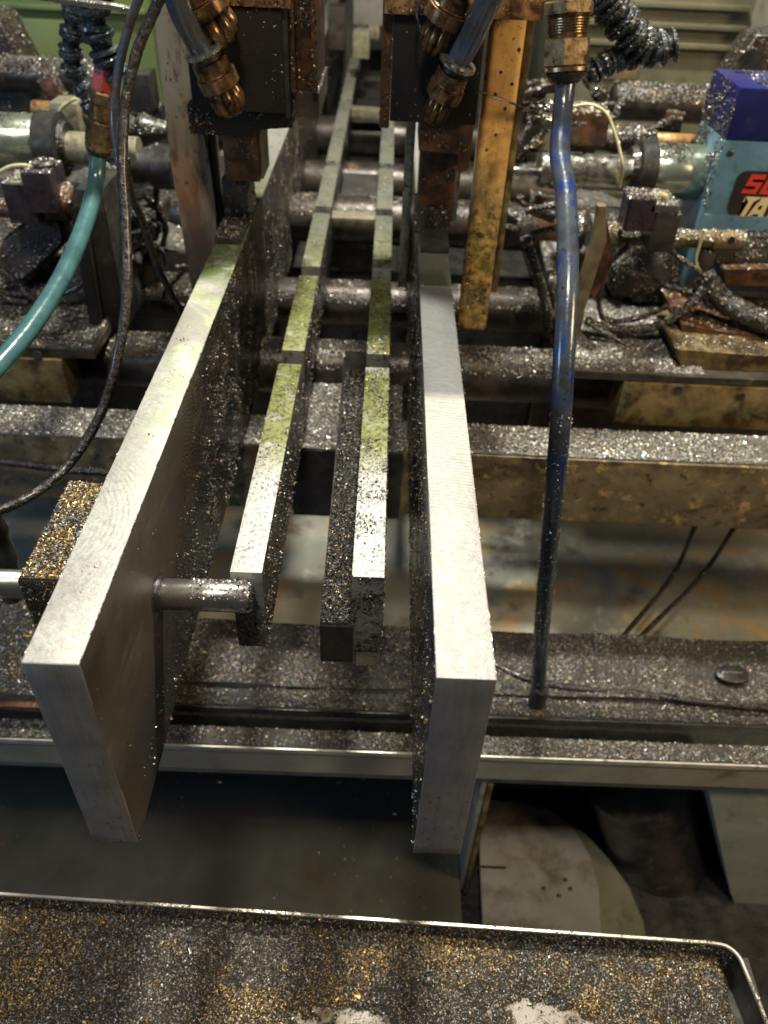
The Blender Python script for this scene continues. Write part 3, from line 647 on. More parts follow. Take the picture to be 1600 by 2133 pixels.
chips(t2, sg2, 7000, 1.45, 43, .16, 'dark', .7, lambda P: np.clip((vn(P, 14, 15) - .36) * 4, 0, 1) * np.clip((P[:, 1] - 318) / 60, .05, 1) * np.where(P[:, 1] < 760, 1, .2), .6)
chips(t2, sg2 + [bd2], 3500, 1.3, 44, .3, 'mid', .7, lambda P: (P[:, 1] < 700) * 1.0, .8, direction=(1, 0, 0), flat=.1)
chips(t2, [sg2[0]], 350, 1.5, 45, .15, 'dark', .7, lambda P: np.clip((vn(P, 7, 5) - .5) * 5, 0, 1), .5, direction=(0, -1, 0), flat=.3)
chips(t1, [sg1[0]], 350, 1.4, 46, .3, 'dark', .7, lambda P: (P[:, 2] < -85) * 1.0, .5, direction=(0, -1, 0), flat=.3)

rl = thing('narrow_rail', 'narrow black rail thick with wet dark swarf, lying between the two slotted bars', 'rail', (-20, 310, -126))
rbody = box('rail_body', -29.5, -9.5, 309.5, 640, -126, -93, m_black, rl, .8, Matrix.Rotation(math.radians(.5), 3, 'Z'), piv=(-20, 310, -100))
rb = bed('swarf_bed', -29, -12, 310.5, 600, lambda x, y: -90.5 + 0.0, m_bed, rl, 1.8, 1.2, 61, 4, 7)
chips(rl, [rb], 13000, 1.5, 47, .06, 'dark', .2, None, .9, flat=0)
fp = box('small_foot', -7.5, 6.2, 312, 340, -132, -117.5, m_alu, None, .6); tag(fp, 'small bare metal foot under the end of the right slotted bar', 'foot')

# --- pin and its holder
pin = thing('stop_pin', 'ground round steel pin sticking out of the left bar toward the slotted bar', 'pin', (-100, 301, -61))
pn = rod('pin_body', (-116, 301, -61.5), (-66, 301, -61.5), 8.8, m_chrome, pin, 32, 1.2)
chips(pin, [pn], 260, 1.3, 48, .1, 'light', .6, lambda P: (P[:, 0] > -100) * 1.0, .3)
chips(pin, [pn], 200, 2.0, 49, .15, 'dark', -.2, lambda P: (P[:, 0] > -76) * (P[:, 2] < -60) * 1.0, .5)
lathe('bore_ring', (-118.2, 301, -61.5), (-117.2, 301, -61.5), [(0, 13), (.5, 12.6), (1, 11)], m_black, pin, 28)
for k in range(1): lathe('collar_bead', (-118.5, 301, -61.5), (-114, 301, -61.5), [(0, 10.4), (2, 10.2), (4, 9)], m_black, pin, 24)
hd = thing('pin_holder', 'rusty square block topped with gold swarf on the outer side of the left bar', 'holder block', (-170, 330, -90))
hbk = box('holder_body', -189, -142.5, 293, 378, -88, -47, m_shaft, hd, 1)
chips(hd, [hbk], 500, 1.4, 53, .8, 'mid', .7, nmask(12, .45, .65, 8), .5, direction=(0, -1, 0))
hbt = bed('swarf_bed', -188, -143, 294, 377, lambda x, y: -46, m_bedg, hd, 2, .8, 63, 2, 10)
chips(hd, [hbt], 5200, 1.5, 50, .38, 'mid', .3, None, .5, goldmask=lambda P: np.clip((vn(P, 14, 3) - .35) * 5, .2, 2))
rd = rod('long_rod', (-420, 304, -61), (-188.5, 304, -61), 8, m_chrome, hd, 24)

# ================================================================== CLAMP HEADS AND POSTS
HG = 'clamp heads over the bars'
def head(side):
    if side == 'R':
        t = thing('clamp_head', 'dark brown clamp head with an orange top plate, beside the yellow post at the right', 'clamp head', (35, 690, 0), HG)
        box('head_body', 0, 66, 652, 760, 98, 168, m_head, t, 1.2)
        box('side_strip', -8, -.3, 656, 760, 92, 230, m_rust, t, .8)
        box('top_plate', -7, 105, 648, 780, 168.5, 182, m_amber, t, 1.0)
        prism('upper_neck', [(24, 98), (66, 98), (66, 62), (58, 58), (56, 62), (56, 74), (24, 74)], 'y', 664, 720, m_rust, t, .8)
        box('clamp_finger', 27, 57, 690, 728, 3, 74, m_rust, t, 1.2)
        bx = box('clamp_shoe', 26.5, 55, 686, 727, .6, 22, m_shaft, t, 1)
        box('finger_edge', 57.3, 62, 694, 724, 8, 72, m_alu, t, .6)
        box('guard_rod', 14, 22, 705, 712, -60, 96, m_alu, t, 1.5)
        chips(t, [bx], 900, 1.8, 70, .1, 'mid', -1, lambda P: (P[:, 2] < 25) * 1.0, .7)
    else:
        t = thing('clamp_head', 'dark clamp head with a rust brown channel, above the left bar', 'clamp head', (-110, 690, 0), HG)
        box('head_body', -150, -80, 652, 760, 100, 168, m_head, t, 1.2)
        box('side_plate', -80, -76.5, 655, 760, 96, 176, m_black, t, .5)
        box('top_plate', -140, -74, 650, 780, 168.5, 182, m_amber, t, 1.0)
        # rust channel: web and two flanges
        box('channel_web', -74, -57, 676, 760, 112, 230, m_rust, t, .8)
        box('channel_flange', -76, -72.5, 664, 676, 112, 230, m_rust, t, .6); box('channel_flange', -60, -56, 664, 676, 112, 230, m_rust, t, .6)
        box('channel_foot', -76, -55, 668, 760, 94, 111.6, m_shaft, t, .8)
        prism('upper_neck', [(-158, 100), (-76, 100), (-76, 86), (-106, 84), (-106, 78), (-158, 78)], 'y', 668, 730, m_head, t, .8)
        box('clamp_finger', -136, -107, 684, 726, 38, 80, m_rust, t, 1.0)
        box('finger_edge', -106.6, -104, 686, 724, 40, 80, m_lever, t, .5)
        bx = box('clamp_shoe', -141, -119, 690, 730, .6, 37.6, m_black, t, 1)
        chips(t, [bx], 600, 1.8, 71, .1, 'mid', -1, None, .7)
    return t
hR, hL = head('R'), head('L')
for hh in (hL, hR):
    fg = [o for o in hh.children if o.name.split('.')[0] in ('clamp_finger', 'upper_neck', 'channel_web', 'channel_flange', 'top_plate', 'side_strip', 'channel_foot')]
    chips(hh, fg, 1500, 1.4, 78 + (hh is hR), .35, 'dark', .3, nmask(14, .46, .66, 9), .3, direction=(0, -1, 0)); chips(hh, fg, 900, 1.4, 87 + (hh is hR), .2, 'mid', .3, None, .4)
hp_ = [o for o in hL.children if o.name.startswith('head_body') or o.name.startswith('side_plate')]
chips(hL, hp_, 90, 1.1, 72, .6, 'light', .6, lambda P: np.clip((vn(P, 12, 3) - .5) * 4, .03, 1), .2, direction=(0, -1, 0))
chips(hR, [o for o in hR.children if o.name.startswith('head_body')], 60, 1.1, 73, .6, 'light', .6, None, .2, direction=(0, -1, 0))

# small screw block on the left bar
sk = thing('screw_block', 'small greasy block with a socket screw on top of the left bar, before the clamp', 'block', (-130, 674, 0))
skb = box('block_body', -141.5, -120, 642, 706, .5, 5, m_shaft, sk, 1)
lathe('socket_screw', (-131, 676, 5), (-131, 676, 9), [(0, 5.4), (2.4, 5.4), (3, 4.6), (3, 2.6), (1.6, 2.4)], m_black, sk, 16)
chips(sk, [skb], 900, 1.8, 74, .1, 'mid', .3, None, .5)
sk2 = box('rest_block', 30, 54, 642, 684, .5, 6, m_black, None, 1); tag(sk2, 'small dark oily block on top of the right bar, before the clamp finger', 'block')

pr_ = thing('guard_post', 'tall yellow oil stained post with black specks standing beside the right bar', 'post', (88, 705, -99))
bm = bmesh.new(); rnd = random.Random(4)
add_box(bm, 74, 102, 698, 716, -99, 260, 6.5, seg=5)
pb = done(bm, 'post_body', m_post, pr_, None, 40)
box('post_back', 103, 108, 704, 716, -60, 260, m_yblock, pr_, .6)

for zx, zz in ((86, 126), (96, 118), (93, 100), (84, 110), (98, 142), (88, 80), (82, 68)):
    lathe('pit', (zx, 698.6, zz), (zx, 697.6, zz), [(0, 1.5), (.5, 1.5), (.8, 1.2)], m_black, pr_, 10)
chips(pr_, [pb], 1500, 1.5, 75, .15, 'dark', .6, lambda P: (P[:, 2] < 20) * np.clip((vn(P, 9, 8) - .5) * 5, 0, 1), .5, direction=(0, -1, 0))
pl_ = thing('guard_post', 'tall grey post turning rust brown toward its foot, standing beside the left bar', 'post', (-168, 705, -78))
prism('post_body', [(-182, 260), (-160, 260), (-156, 80), (-152, 55), (-150, 20), (-152, -76), (-180, -76), (-184, 40)], 'y', 698, 716, m_post2, pl_, 1.2)
box('post_back', -152, -146, 706, 718, -60, 90, m_black, pl_, .6)

# --- fittings (threaded nut with a domed fluted knob) and their hoses
FG = 'bronze fittings on the clamp heads'
def fitting(a, b_, lab, nutr=9.5, domer=9.8, ring=True, y=632):
    """a: pixel at ring, b_: pixel at the tip of the dome"""
    A = aty(*a, y - 6); B = aty(*b_, y + 4); L = (B - A).length; t = thing('pipe_fitting', lab, 'fitting', A, FG)
    lathe('nut', A, B, [(L * .16, nutr * .8), (L * .17, nutr * .97), (L * .34, nutr * .97), (L * .35, nutr * 1.02), (L * .37, nutr * .98), (L * .38, nutr * 1.1), (L * .55, nutr * 1.1), (L * .57, nutr * .9)], m_bronze, t, 28)
    lathe('knob', A, B, [(L * .55, domer * .72), (L * .6, domer * .92), (L * .75, domer), (L * .88, domer * .93), (L * .97, domer * .66), (L, domer * .35)], m_bronze, t, 36, 60, flute=9, fd=.24)
    if ring: lathe('ring', A, B, [(-L * .02, nutr * .9), (0, nutr * 1.12), (L * .05, nutr * 1.12), (L * .07, nutr * .9)], m_alu, t, 24); lathe('collar', A, B, [(L * .06, nutr * .75), (L * .17, nutr * .75)], m_black, t, 20)
    return t
fitting((423, 100), (489, 238), 'bronze fitting lower on the left clamp head with a fluted knob', 13.2, 13.0)
fitting((385, -60), (470, 92), 'bronze fitting higher on the left clamp head, with the broadest fluted knob', 16, 16.5)
fitting((955, 128), (898, 256), 'bronze fitting lower on the right clamp head with a split ring', 12, 9.8)
fitting((965, -45), (893, 112), 'brass fitting higher on the right clamp head, partly out of frame', 13.5, 11.5)
HO = 'thin hoses feeding the clamp heads'
tag(tube('coolant_hose', [aty(352, -60, 600), aty(375, 20, 608), aty(400, 72, 618), aty(424, 108, 626)], 8.0, m_grub, None, 14, 8), 'blue grey hose entering the lower fitting of the left clamp head', 'hose', HO)
tag(tube('coolant_hose', [aty(1045, -60, 600), aty(1012, 10, 608), aty(985, 70, 618), aty(952, 132, 626)], 8.4, m_blue_hose, None, 14, 8), 'blue hose entering the lower fitting of the right clamp head', 'hose', HO)
tw = tube('loose_wire', [aty(875, -20, 640), aty(868, 30, 636), aty(880, 75, 634), aty(910, 120, 640), aty(960, 165, 660), aty(1010, 195, 672), aty(1060, 212, 680), aty(1120, 238, 690)], .9, m_rub, None, 6, 8); tag(tw, 'thin dark wire looping across the right clamp head and the yellow post', 'wire')

# --- brass unions
def union(a, b_, y0, y1, rad, lab, red=False, hexn=6):
    A = aty(*a, y0); B = aty(*b_, y1); L = (B - A).length; t = thing('hose_union', lab, 'hose fitting', A, 'brass hose unions')
    lathe('upper_nut', A, B, [(0, rad * 1.0), (1, rad * 1.12), (L * .16, rad * 1.12), (L * .18, rad * .95)], m_brass, t, 6, 20, phase=.3)
    pf = [(L * .17, rad * .82)]
    for k in range(7): q = L * (.19 + .033 * k); pf += [(q, rad * .84), (q + L * .010, rad * .93), (q + L * .022, rad * .84)]
    lathe('thread', A, B, pf + [(L * .44, rad * .8)], m_brass, t, 28, 60)
    lathe('lower_nut', A, B, [(L * .43, rad * .85), (L * .46, rad * 1.04), (L * .78, rad * 1.04), (L * .82, rad * .86)], m_brass, t, 6, 20, phase=.3)
    lathe('washer', A, B, [(L * .80, rad * .9), (L * .81, rad * 1.02), (L * .86, rad * 1.02), (L * .87, rad * .9)], m_brass, t, 28)
    lathe('gland', A, B, [(L * .86, rad * .85), (L * .90, rad * .92), (L, rad * .64), (L * 1.02, rad * .5)], m_rub, t, 24)
    if red: lathe('red_plug', A + (A - B).normalized() * 16, B, [(0, rad * .85), (2, rad * .9), (16, rad * .9)], m_plug, t, 6, 20)
    else: lathe('feed_pipe', A + (A - B).normalized() * 60, B, [(0, rad * .7), (60, rad * .7)], m_brass, t, 24)
    return t
union((1186, 2), (1178, 172), 610, 600, 15.5, 'large brass hose union above the blue hose at the right')
union((218, 188), (204, 326), 655, 655, 10.5, 'small brass hose union with a red plug above the teal hose', True)

# --- hoses
hs = tube('blue_hose', [aty(1180, 160, 601), aty(1172, 230, 590), aty(1166, 320, 565), aty(1178, 400, 540), aty(1182, 500, 510), aty(1182, 620, 480), aty(1174, 760, 455), aty(1166, 900, 440), aty(1152, 1050, 438), aty(1140, 1180, 444), aty(1128, 1320, 455), atz(1120, 1455, -362)], lambda t: 6.7 + .5 * math.sin(min(t * 3.2, 3.14)), m_blue_hose, None, 20, 10)
q0 = atz(1120, 1455, -356); ce = lathe('end_sleeve', q0 + V(0, 1, 16), q0 + V(0, 0, -6), [(0, 7.4), (1, 8.4), (14, 8.6), (22, 8.2)], m_rub, None, 20)
tag(ce, 'black greasy sleeve at the foot of the thick blue hose', 'sleeve')
tag(hs, 'thick blue hose hanging from the brass union at the right down into the swarf', 'hose')
HT = thing('hose_swarf_mound', 'small mound of swarf around the foot of the thick blue hose', 'swarf mound', atz(1120, 1460, -360))
ft = atz(1120, 1455, -360)
mb = bed('mound', ft.x - 16, ft.x + 16, ft.y - 12, ft.y + 14, lambda x, y: -376 + 20 * math.exp(-((x - ft.x) ** 2 + (y - ft.y) ** 2) / 110), m_bed, HT, 2, .8, 64, 4, 8)
chips(HT, [mb], 900, 1.7, 76, .1, 'mid', .2)
chips(HT, [hs], 900, 1.2, 77, .3, 'light', -.9, lambda P: (P[:, 2] < -20) * (P[:, 0] < 134 - (P[:, 2] + 20) * .08) * 1.0, .8, name='clinging_chips')
te = tube('teal_hose', [aty(205, 318, 655), aty(198, 390, 640), aty(172, 480, 590), aty(128, 580, 530), aty(65, 680, 475), aty(-10, 768, 430), aty(-80, 830, 400)], 6.5, m_teal, None, 20, 10)
tag(te, 'thick glossy teal hose curving from the small brass union out past the left edge', 'hose')
CG = 'thin cables hanging in front of the left post'
c1 = tube('cable', [aty(345, -30, 560), aty(318, 30, 560), aty(285, 110, 555), aty(263, 210, 545), aty(255, 330, 530), aty(262, 470, 510), aty(264, 600, 490), aty(250, 720, 470), aty(215, 850, 450), aty(150, 960, 425), aty(70, 1030, 400), aty(-40, 1080, 380)], 3.4, m_rub, None, 10, 10, .06)
tag(c1, 'dark greasy cable sweeping down across the left side in a long curve', 'cable', CG)
c2 = tube('cable', [aty(300, -30, 575), aty(270, 50, 570), aty(246, 150, 560), aty(238, 240, 550), aty(248, 330, 545), aty(262, 420, 535), aty(263, 520, 517)], 2.9, m_grub, None, 10, 10)
tag(c2, 'blue grey cable hanging beside the dark greasy one, left of the post', 'cable', CG)
c3 = tube('cable', [aty(262, 330, 620), aty(272, 400, 625), aty(300, 470, 640), aty(330, 560, 655), aty(372, 640, 670), aty(395, 690, 675)], 3.3, m_rub, None, 10, 10, .08)
tag(c3, 'black greasy cable slanting down behind the left bar', 'cable', CG)
c4 = tube('cable', [aty(-30, 958, 560), aty(60, 968, 558), aty(130, 978, 556), aty(230, 985, 550), aty(300, 1000, 548)], 3.6, m_rub, None, 10, 8, .2)
tag(c4, 'swarf crusted cable lying along the front of the beam at the far left', 'cable', CG)
c5 = tube('wire_rope', [aty(60, -12, 600), aty(140, 2, 600), aty(220, 12, 600), aty(285, 22, 600)], 2.4, m_alu, None, 8, 6, .1); tag(c5, 'stiff grey wire rope across the top left corner', 'wire rope')
for k, (a, b_, c_) in enumerate((((1450, 1090), (1400, 1200), (1290, 1335)), ((1535, 1090), (1460, 1200), (1320, 1340)))):
    o = tube('pan_cable', [atz(*a, -300), atz(*b_, -380), atz(*c_, -362)], 2.8, m_rub, None, 8, 8, .12)
    tag(o, ('left of two thin dark cables slanting over the pan behind the ledge', 'right of two thin dark cables slanting over the pan behind the ledge')[k], 'cable', 'two slanting cables')

# --- segmented coolant hoses
def seghose(pts, r0, r1, lab, n=10):
    path = crom(pts, 12); t = thing('segmented_hose', lab, 'coolant hose', pts[0], 'segmented coolant hoses')
    Ls = [0]
    for a, b in zip(path, path[1:]): Ls.append(Ls[-1] + (b - a).length)
    def at(s):
        for i in range(len(path) - 1):
            if Ls[i + 1] >= s: return path[i].lerp(path[i + 1], (s - Ls[i]) / max(1e-6, Ls[i + 1] - Ls[i]))
        return path[-1]
    srcs = []
    for k in range(n):
        a = at(Ls[-1] * k / n); b = at(Ls[-1] * (k + 1) / n); L = (b - a).length * 1.15; r = r0 + (r1 - r0) * k / n
        srcs.append(lathe('segment', a, b, [(0, r * .55), (L * .05, r * .8), (L * .2, r * 1.0), (L * .38, r * .98), (L * .5, r * .72), (L * .72, r * .62), (L * .8, r * .95), (L * .92, r * .98), (L, r * .6)], m_loc, t, 18, 40))
    return t, srcs
t_, s_ = seghose([aty(205, -40, 650), aty(190, 20, 650), aty(210, 90, 650), aty(240, 150, 655)], 13, 11, 'thick black segmented hose above the small brass union', 4)
t_, s_ = seghose([aty(160, -20, 700), aty(150, 70, 700), aty(148, 130, 700), aty(172, 175, 700), aty(205, 250, 690)], 9.5, 9.5, 'thinner black segmented hose hanging to the left of the small brass union', 7)
chips(t_, s_, 700, 1.6, 79, .05, 'mid', .3)
t_, s_ = seghose([aty(1225, -40, 690), aty(1275, 20, 690), aty(1320, 80, 690), aty(1360, 105, 690), aty(1402, 96, 690)], 15, 12.5, 'black segmented hose crusted with swarf coming down at the upper right', 7)
chips(t_, s_, 2600, 1.8, 80, .05, 'mid', .1)
t_, s_ = seghose([aty(1380, 100, 700), aty(1340, 112, 700), aty(1290, 122, 695), aty(1250, 140, 690), aty(1215, 165, 690)], 10.5, 9.5, 'short black segmented hose with a blue green band, running back to the large brass union', 6)
chips(t_, s_, 1800, 1.8, 81, .05, 'mid', .1)

# ================================================================== BACKGROUND MACHINE BODIES
gc = thing('green_casing', 'green painted machine casing at the upper left behind the hoses', 'machine casing', (-460, 1300, -80))
box('casing_body', -800, -345, 1302, 1500, -60, 400, m_green, gc, 4)
box('casing_ledge', -800, -350, 1290, 1301, 62, 68, m_green, gc, 1)
box('casing_panel', -800, -420, 1293, 1301, -50, 50, m_green, gc, 2)
box('dark_base', -800, -345, 1310, 1500, -120, -61, m_black, gc, 2)
oc = thing('olive_motor_casing', 'olive grey ribbed motor casing at the upper right behind the blue box', 'machine casing', (420, 1300, -100))
box('casing_body', 232, 520, 1302, 1500, -140, 300, m_olive, oc, 3)
for z in (104, 80, 56): box('rib', 240, 494, 1288, 1301.5, z - 4, z + 3, m_olive, oc, 1.4)
box('name_plate', 290, 360, 1297, 1301.5, 8, 30, m_lever, oc, .6)
rc = thing('right_casing', 'pale green grey casing edge in the top right corner', 'machine casing', (560, 1240, 0)); box('casing_body', 503, 760, 1240, 1400, -20, 300, m_frame, rc, 3)
br = thing('cast_bracket', 'swarf dusted cast bracket with a round hole, behind the blue box', 'bracket', (420, 1010, 0))
q = [aty(1505, 150, 1010), aty(1560, 62, 1010), aty(1700, 60, 1010), aty(1700, 260, 1010), aty(1505, 260, 1010)]
cbk = prism('bracket_body', [(p.x, p.z) for p in q], 'y', 985, 1030, m_shaft, br, 2)
pc = aty(1562, 132, 984); lathe('hole', pc, pc + V(0, 3, 0), [(-1, 14), (0, 14), (2, 13)], m_black, br, 20)
chips(br, [cbk], 3500, 2.0, 82, .1, 'mid', -.5, None, .6)
for k, (a, b_, y, r_, lab) in enumerate((((1275, 210), (1560, 214), 1000, 20, 'swarf covered round tube ending behind the blue box, upper right'), ((-20, 152), (232, 156), 1000, 18, 'swarf covered round tube across the upper left below the green casing'))):
    A = aty(*a, y); B = aty(*b_, y); B.z = A.z; t = thing('machine_tube', lab, 'tube', A, 'round tubes at the back'); s_ = rod('tube_body', A, B, r_, m_shaft, t, 24)
    lathe('end_cap', A - (B - A).normalized() * 2, B, [(0, r_ * .7), (2, r_ * .8)], m_black, t, 24)
    chips(t, [s_], 5000, 2.2, 83 + k, .1, 'mid', .2, None, .7)
# grimy block at far left under the tube
gb = thing('grimy_block', 'mottled brown grimy block at the left edge below the tube', 'block', (-440, 1010, -60))
prism('block_body', [(aty(a, b_, 1005).x, aty(a, b_, 1005).z) for a, b_ in ((-60, 20), (0, 40), (45, 130), (72, 190), (72, 250), (-60, 260))], 'y', 1003, 1060, m_shaft, gb, 2)
chips(gb, list(gb.children), 2500, 2.2, 88, .15, 'mid', -.9, None, .4, direction=(0, -1, 0))

# --- generic low machine masses behind, so that nothing is empty
ms = thing('machine_bed_left', 'grimy swarf covered machine bed at the left behind the levers', 'machine bed', (-400, 1000, -440))
b_l = box('bed_body', -700, -215, 905, 1300, -440, -118, m_shaft, ms, 5); 
b_l2 = bed('swarf_bed', -620, -216, 906, 1290, lambda x, y: -114 + 8 * math.sin(x * .05) * math.cos(y * .03), m_bedl, ms, 6, 5, 91, 6, 40)
chips(ms, [b_l2], 12000, 2.6, 92, .12, 'light', .2, None, .5)
ms2 = thing('machine_bed_right', 'grimy swarf covered machine bed at the right behind the sensor rod', 'machine bed', (400, 1000, -440))
b_r = box('bed_body', 205, 760, 905, 1300, -440, -118, m_shaft, ms2, 5)
b_r2 = bed('swarf_bed', 206, 620, 906, 1290, lambda x, y: -114 + 8 * math.sin(x * .06) * math.cos(y * .04), m_bedl, ms2, 6, 5, 93, 6, 40)
chips(ms2, [b_r2], 12000, 2.6, 94, .12, 'light', .2, None, .5)

md = box('dark_filler', -213, 203, 905, 1900, -440, -190, m_black, None, 3); tag(md, 'black box added to darken the gap deep below the slotted bars', 'filler box')  # black box added so the pan behind the shafts reads dark

# ================================================================== LEFT CARRIAGE
LC = thing('left_carriage', 'left sliding carriage, a swarf buried plate on an oily yellow bearing block with a hole', 'machine carriage', (-340, 700, -160))
box('bearing_block', -460, -293, 636, 700, -160, -113.5, m_yblock, LC, 1.2)
hc = aty(78, 742, 635); lathe('bolt_hole', V(hc.x, 634.8, hc.z), V(hc.x, 637, hc.z), [(0, 4.6), (1.5, 4.6)], m_black, LC, 18)
pt = box('base_plate', -470, -262, 640, 800, -113, -104, m_shaft, LC, 1)
lb_ = bed('swarf_bed', -470, -264, 641, 900, lambda x, y: -102 + .10 * max(0, y - 700) + 2 * math.sin(x * .07), m_bed, LC, 3, 4, 95, 10, 18)
chips(LC, [lb_], 24000, 2.1, 96, .12, 'mid', .1, None, .7)
# tilted swarf covered lump
def lump(parent, pts, y0, y1, seed, n, mat=m_bed, tone='mid'):
    q = [aty(a, b_, y0) for a, b_ in pts]
    bm = bmesh.new(); A = [bm.verts.new((p.x, y0, p.z)) for p in q]; B = [bm.verts.new((p.x + 4, y1, p.z + 6)) for p in q]
    bm.faces.new(A); bm.faces.new(B[::-1])
    for k in range(len(q)): j = (k + 1) % len(q); bm.faces.new((A[k], B[k], B[j], A[j]))
    bmesh.ops.bevel(bm, geom=list(bm.edges), offset=4, segments=3, affect='EDGES')
    bmesh.ops.triangulate(bm, faces=bm.faces); bmesh.ops.subdivide_edges(bm, edges=[e for e in bm.edges if e.calc_length() > 8], cuts=2, use_grid_fill=True)
    rnd = random.Random(seed)
    for v in bm.verts: v.co += Vector((rnd.uniform(-1, 1), rnd.uniform(-1, 1), rnd.uniform(-1, 1))) * 1.2
    o = done(bm, 'crusted_block', mat, parent, None, 70)
    chips(parent, [o], n, 2.0, seed, .1, tone, .0, None, .6); return o
lump(LC, [(0, 500), (90, 440), (132, 460), (136, 510), (60, 585), (0, 600)], 735, 800, 97, 4500)
lump(LC, [(130, 560), (190, 540), (215, 600), (212, 640), (120, 650)], 730, 790, 98, 2200)
lump(LC, [(205, 440), (330, 430), (330, 500), (280, 530), (210, 520)], 830, 880, 99, 3000)
lump(LC, [(200, 350), (330, 345), (330, 400), (200, 410)], 880, 930, 102, 2000)
lv = prism('side_lever', [(aty(a, b_, 690).x, aty(a, b_, 690).z) for a, b_ in ((150, 430), (175, 425), (222, 715), (200, 725), (172, 560))], 'y', 684, 694, m_head, LC, .8)
box('lever_back', -272, -248, 700, 760, -112, 20, m_black, LC, 1)
for k, pts in enumerate(([(0, 560), (35, 590), (70, 625), (110, 640)], [(0, 612), (20, 625), (60, 632)], [(120, 615), (160, 600), (200, 560)], [(105, 655), (150, 655), (205, 645)], [(330, 360), (325, 420), (345, 480), (320, 560)], [(300, 400), (330, 470), (280, 540)])):
    tube('loose_cable', [aty(a, b_, 715 + (120 if k > 3 else 0)) for a, b_ in pts], 3.2, m_rub, LC, 8, 6, .2, seed=k)
# lower rod and clamps at left
lr = thing('sensor_rod', 'rust brown rod with two clipped sensors at the left edge', 'sensor rod', (-360, 735, -5), 'sensor rods')
A = aty(-40, 432, 735); B = aty(160, 428, 735); B.z = A.z; rd1 = rod('rod', A, B, 8.5, m_rust, lr, 20)
p = aty(50, 408, 722); box('clip', p.x - 14, p.x + 12, 712, 748, p.z - 22, p.z + 14, m_sensor, lr, 1.5)
p = aty(50, 378, 722); box('clip_cap', p.x - 12, p.x + 8, 712, 744, p.z - 2, p.z + 2, m_cream2, lr, .8)
p = aty(92, 392, 722); box('sensor_body', p.x - 13, p.x + 13, 708, 746, p.z - 18, p.z + 18, m_sensor, lr, 3)
p = aty(95, 358, 725); lathe('sensor_cap', p, p + V(0, 0, 12), [(0, 10), (8, 10), (10, 8)], m_black, lr, 16)
lathe('end_ring', aty(125, 420, 735), aty(160, 420, 735), [(0, 13), (8, 17), (14, 12), (18, 15)], m_rust, lr, 20)
chips(lr, [o for o in lr.children if o.type == 'MESH'], 1900, 1.8, 103, .1, 'light', .3, None, .6)
tube('sensor_wire', [aty(-10, 365, 722), aty(20, 348, 722), aty(55, 345, 722), aty(80, 356, 722)], 1.8, m_wire, lr, 8, 6)
# pneumatic cylinder left
def pcyl(name, lab, ax, bx, y, z, r, cap0, cap1, caprad, sidem, group='pneumatic cylinders'):
    t = thing(name, lab, 'pneumatic cylinder', ((ax + bx) / 2, y, z), group)
    c = rod('barrel', (ax, y, z), (bx, y, z), r, sidem, t, 40)
    lathe('end_cap', (cap0, y, z), (cap1, y, z), [(0, caprad * .8), (1.5, caprad), (abs(cap1 - cap0) - 1.5, caprad), (abs(cap1 - cap0), caprad * .85)], m_black, t, 36)
    chips(t, [c], 1600, 1.7, int(abs(ax)), .05, 'dark', .55, nmask(16, .42, .62, 5), .4)
    return t
cl = pcyl('pneumatic_cylinder', 'mint white pneumatic cylinder with a wide black cap entering from the left edge', -470, -330, 800, 27, 26, -334, -311, 29, m_mint)
lathe('inner_boss', (-311, 800, 27), (-306, 800, 27), [(0, 22), (5, 20)], m_rub, cl, 30)
lathe('piston_rod', (-306, 800, 24), (-240, 800, 24), [(0, 15), (36, 15), (36.5, 13), (66, 13)], m_cream2, cl, 24)
lathe('dark_sleeve', (-268, 800, 10), (-190, 800, 10), [(0, 14), (2, 16), (40, 16), (41, 20), (60, 20), (61, 13), (78, 13)], m_black, cl, 24)
tr2 = thing('tie_rod', 'tan tie rod with a pale clamp behind the left cylinder', 'tie rod', (-320, 850, 60)); A = aty(70, 228, 900); B = aty(180, 232, 900); B.z = A.z
rod('rod', A, B, 9, m_amber, tr2, 20); p = aty(142, 240, 890); box('pale_clamp', p.x - 14, p.x + 14, 880, 912, p.z - 26, p.z + 14, m_cream2, tr2, 2)
tube('clamp_wire', [aty(118, 246, 870), aty(128, 225, 870), aty(145, 212, 870), aty(160, 205, 870)], 1.8, m_wire, tr2, 8, 6)
p = aty(292, 196, 880); box('dark_switch', p.x - 13, p.x + 13, 872, 905, p.z - 16, p.z + 20, m_black, tr2, 2)
p = aty(280, 270, 860); ob = lathe('crusted_joint', p + V(-14, 0, 0), p + V(34, 0, 0), [(0, 9), (8, 15), (16, 10), (24, 16), (34, 12), (48, 8)], m_black, tr2, 18); chips(tr2, [ob], 900, 1.9, 105, .05, 'mid', .1)
p = aty(262, 435, 800); rod('small_bolt', p + V(-8, 0, 0), p + V(26, 0, 0), 2.2, m_alu, tr2, 10); lathe('bolt_head', p + V(-14, 0, 0), p, [(0, 5.2), (6, 5.2)], m_alu, tr2, 6, 20)

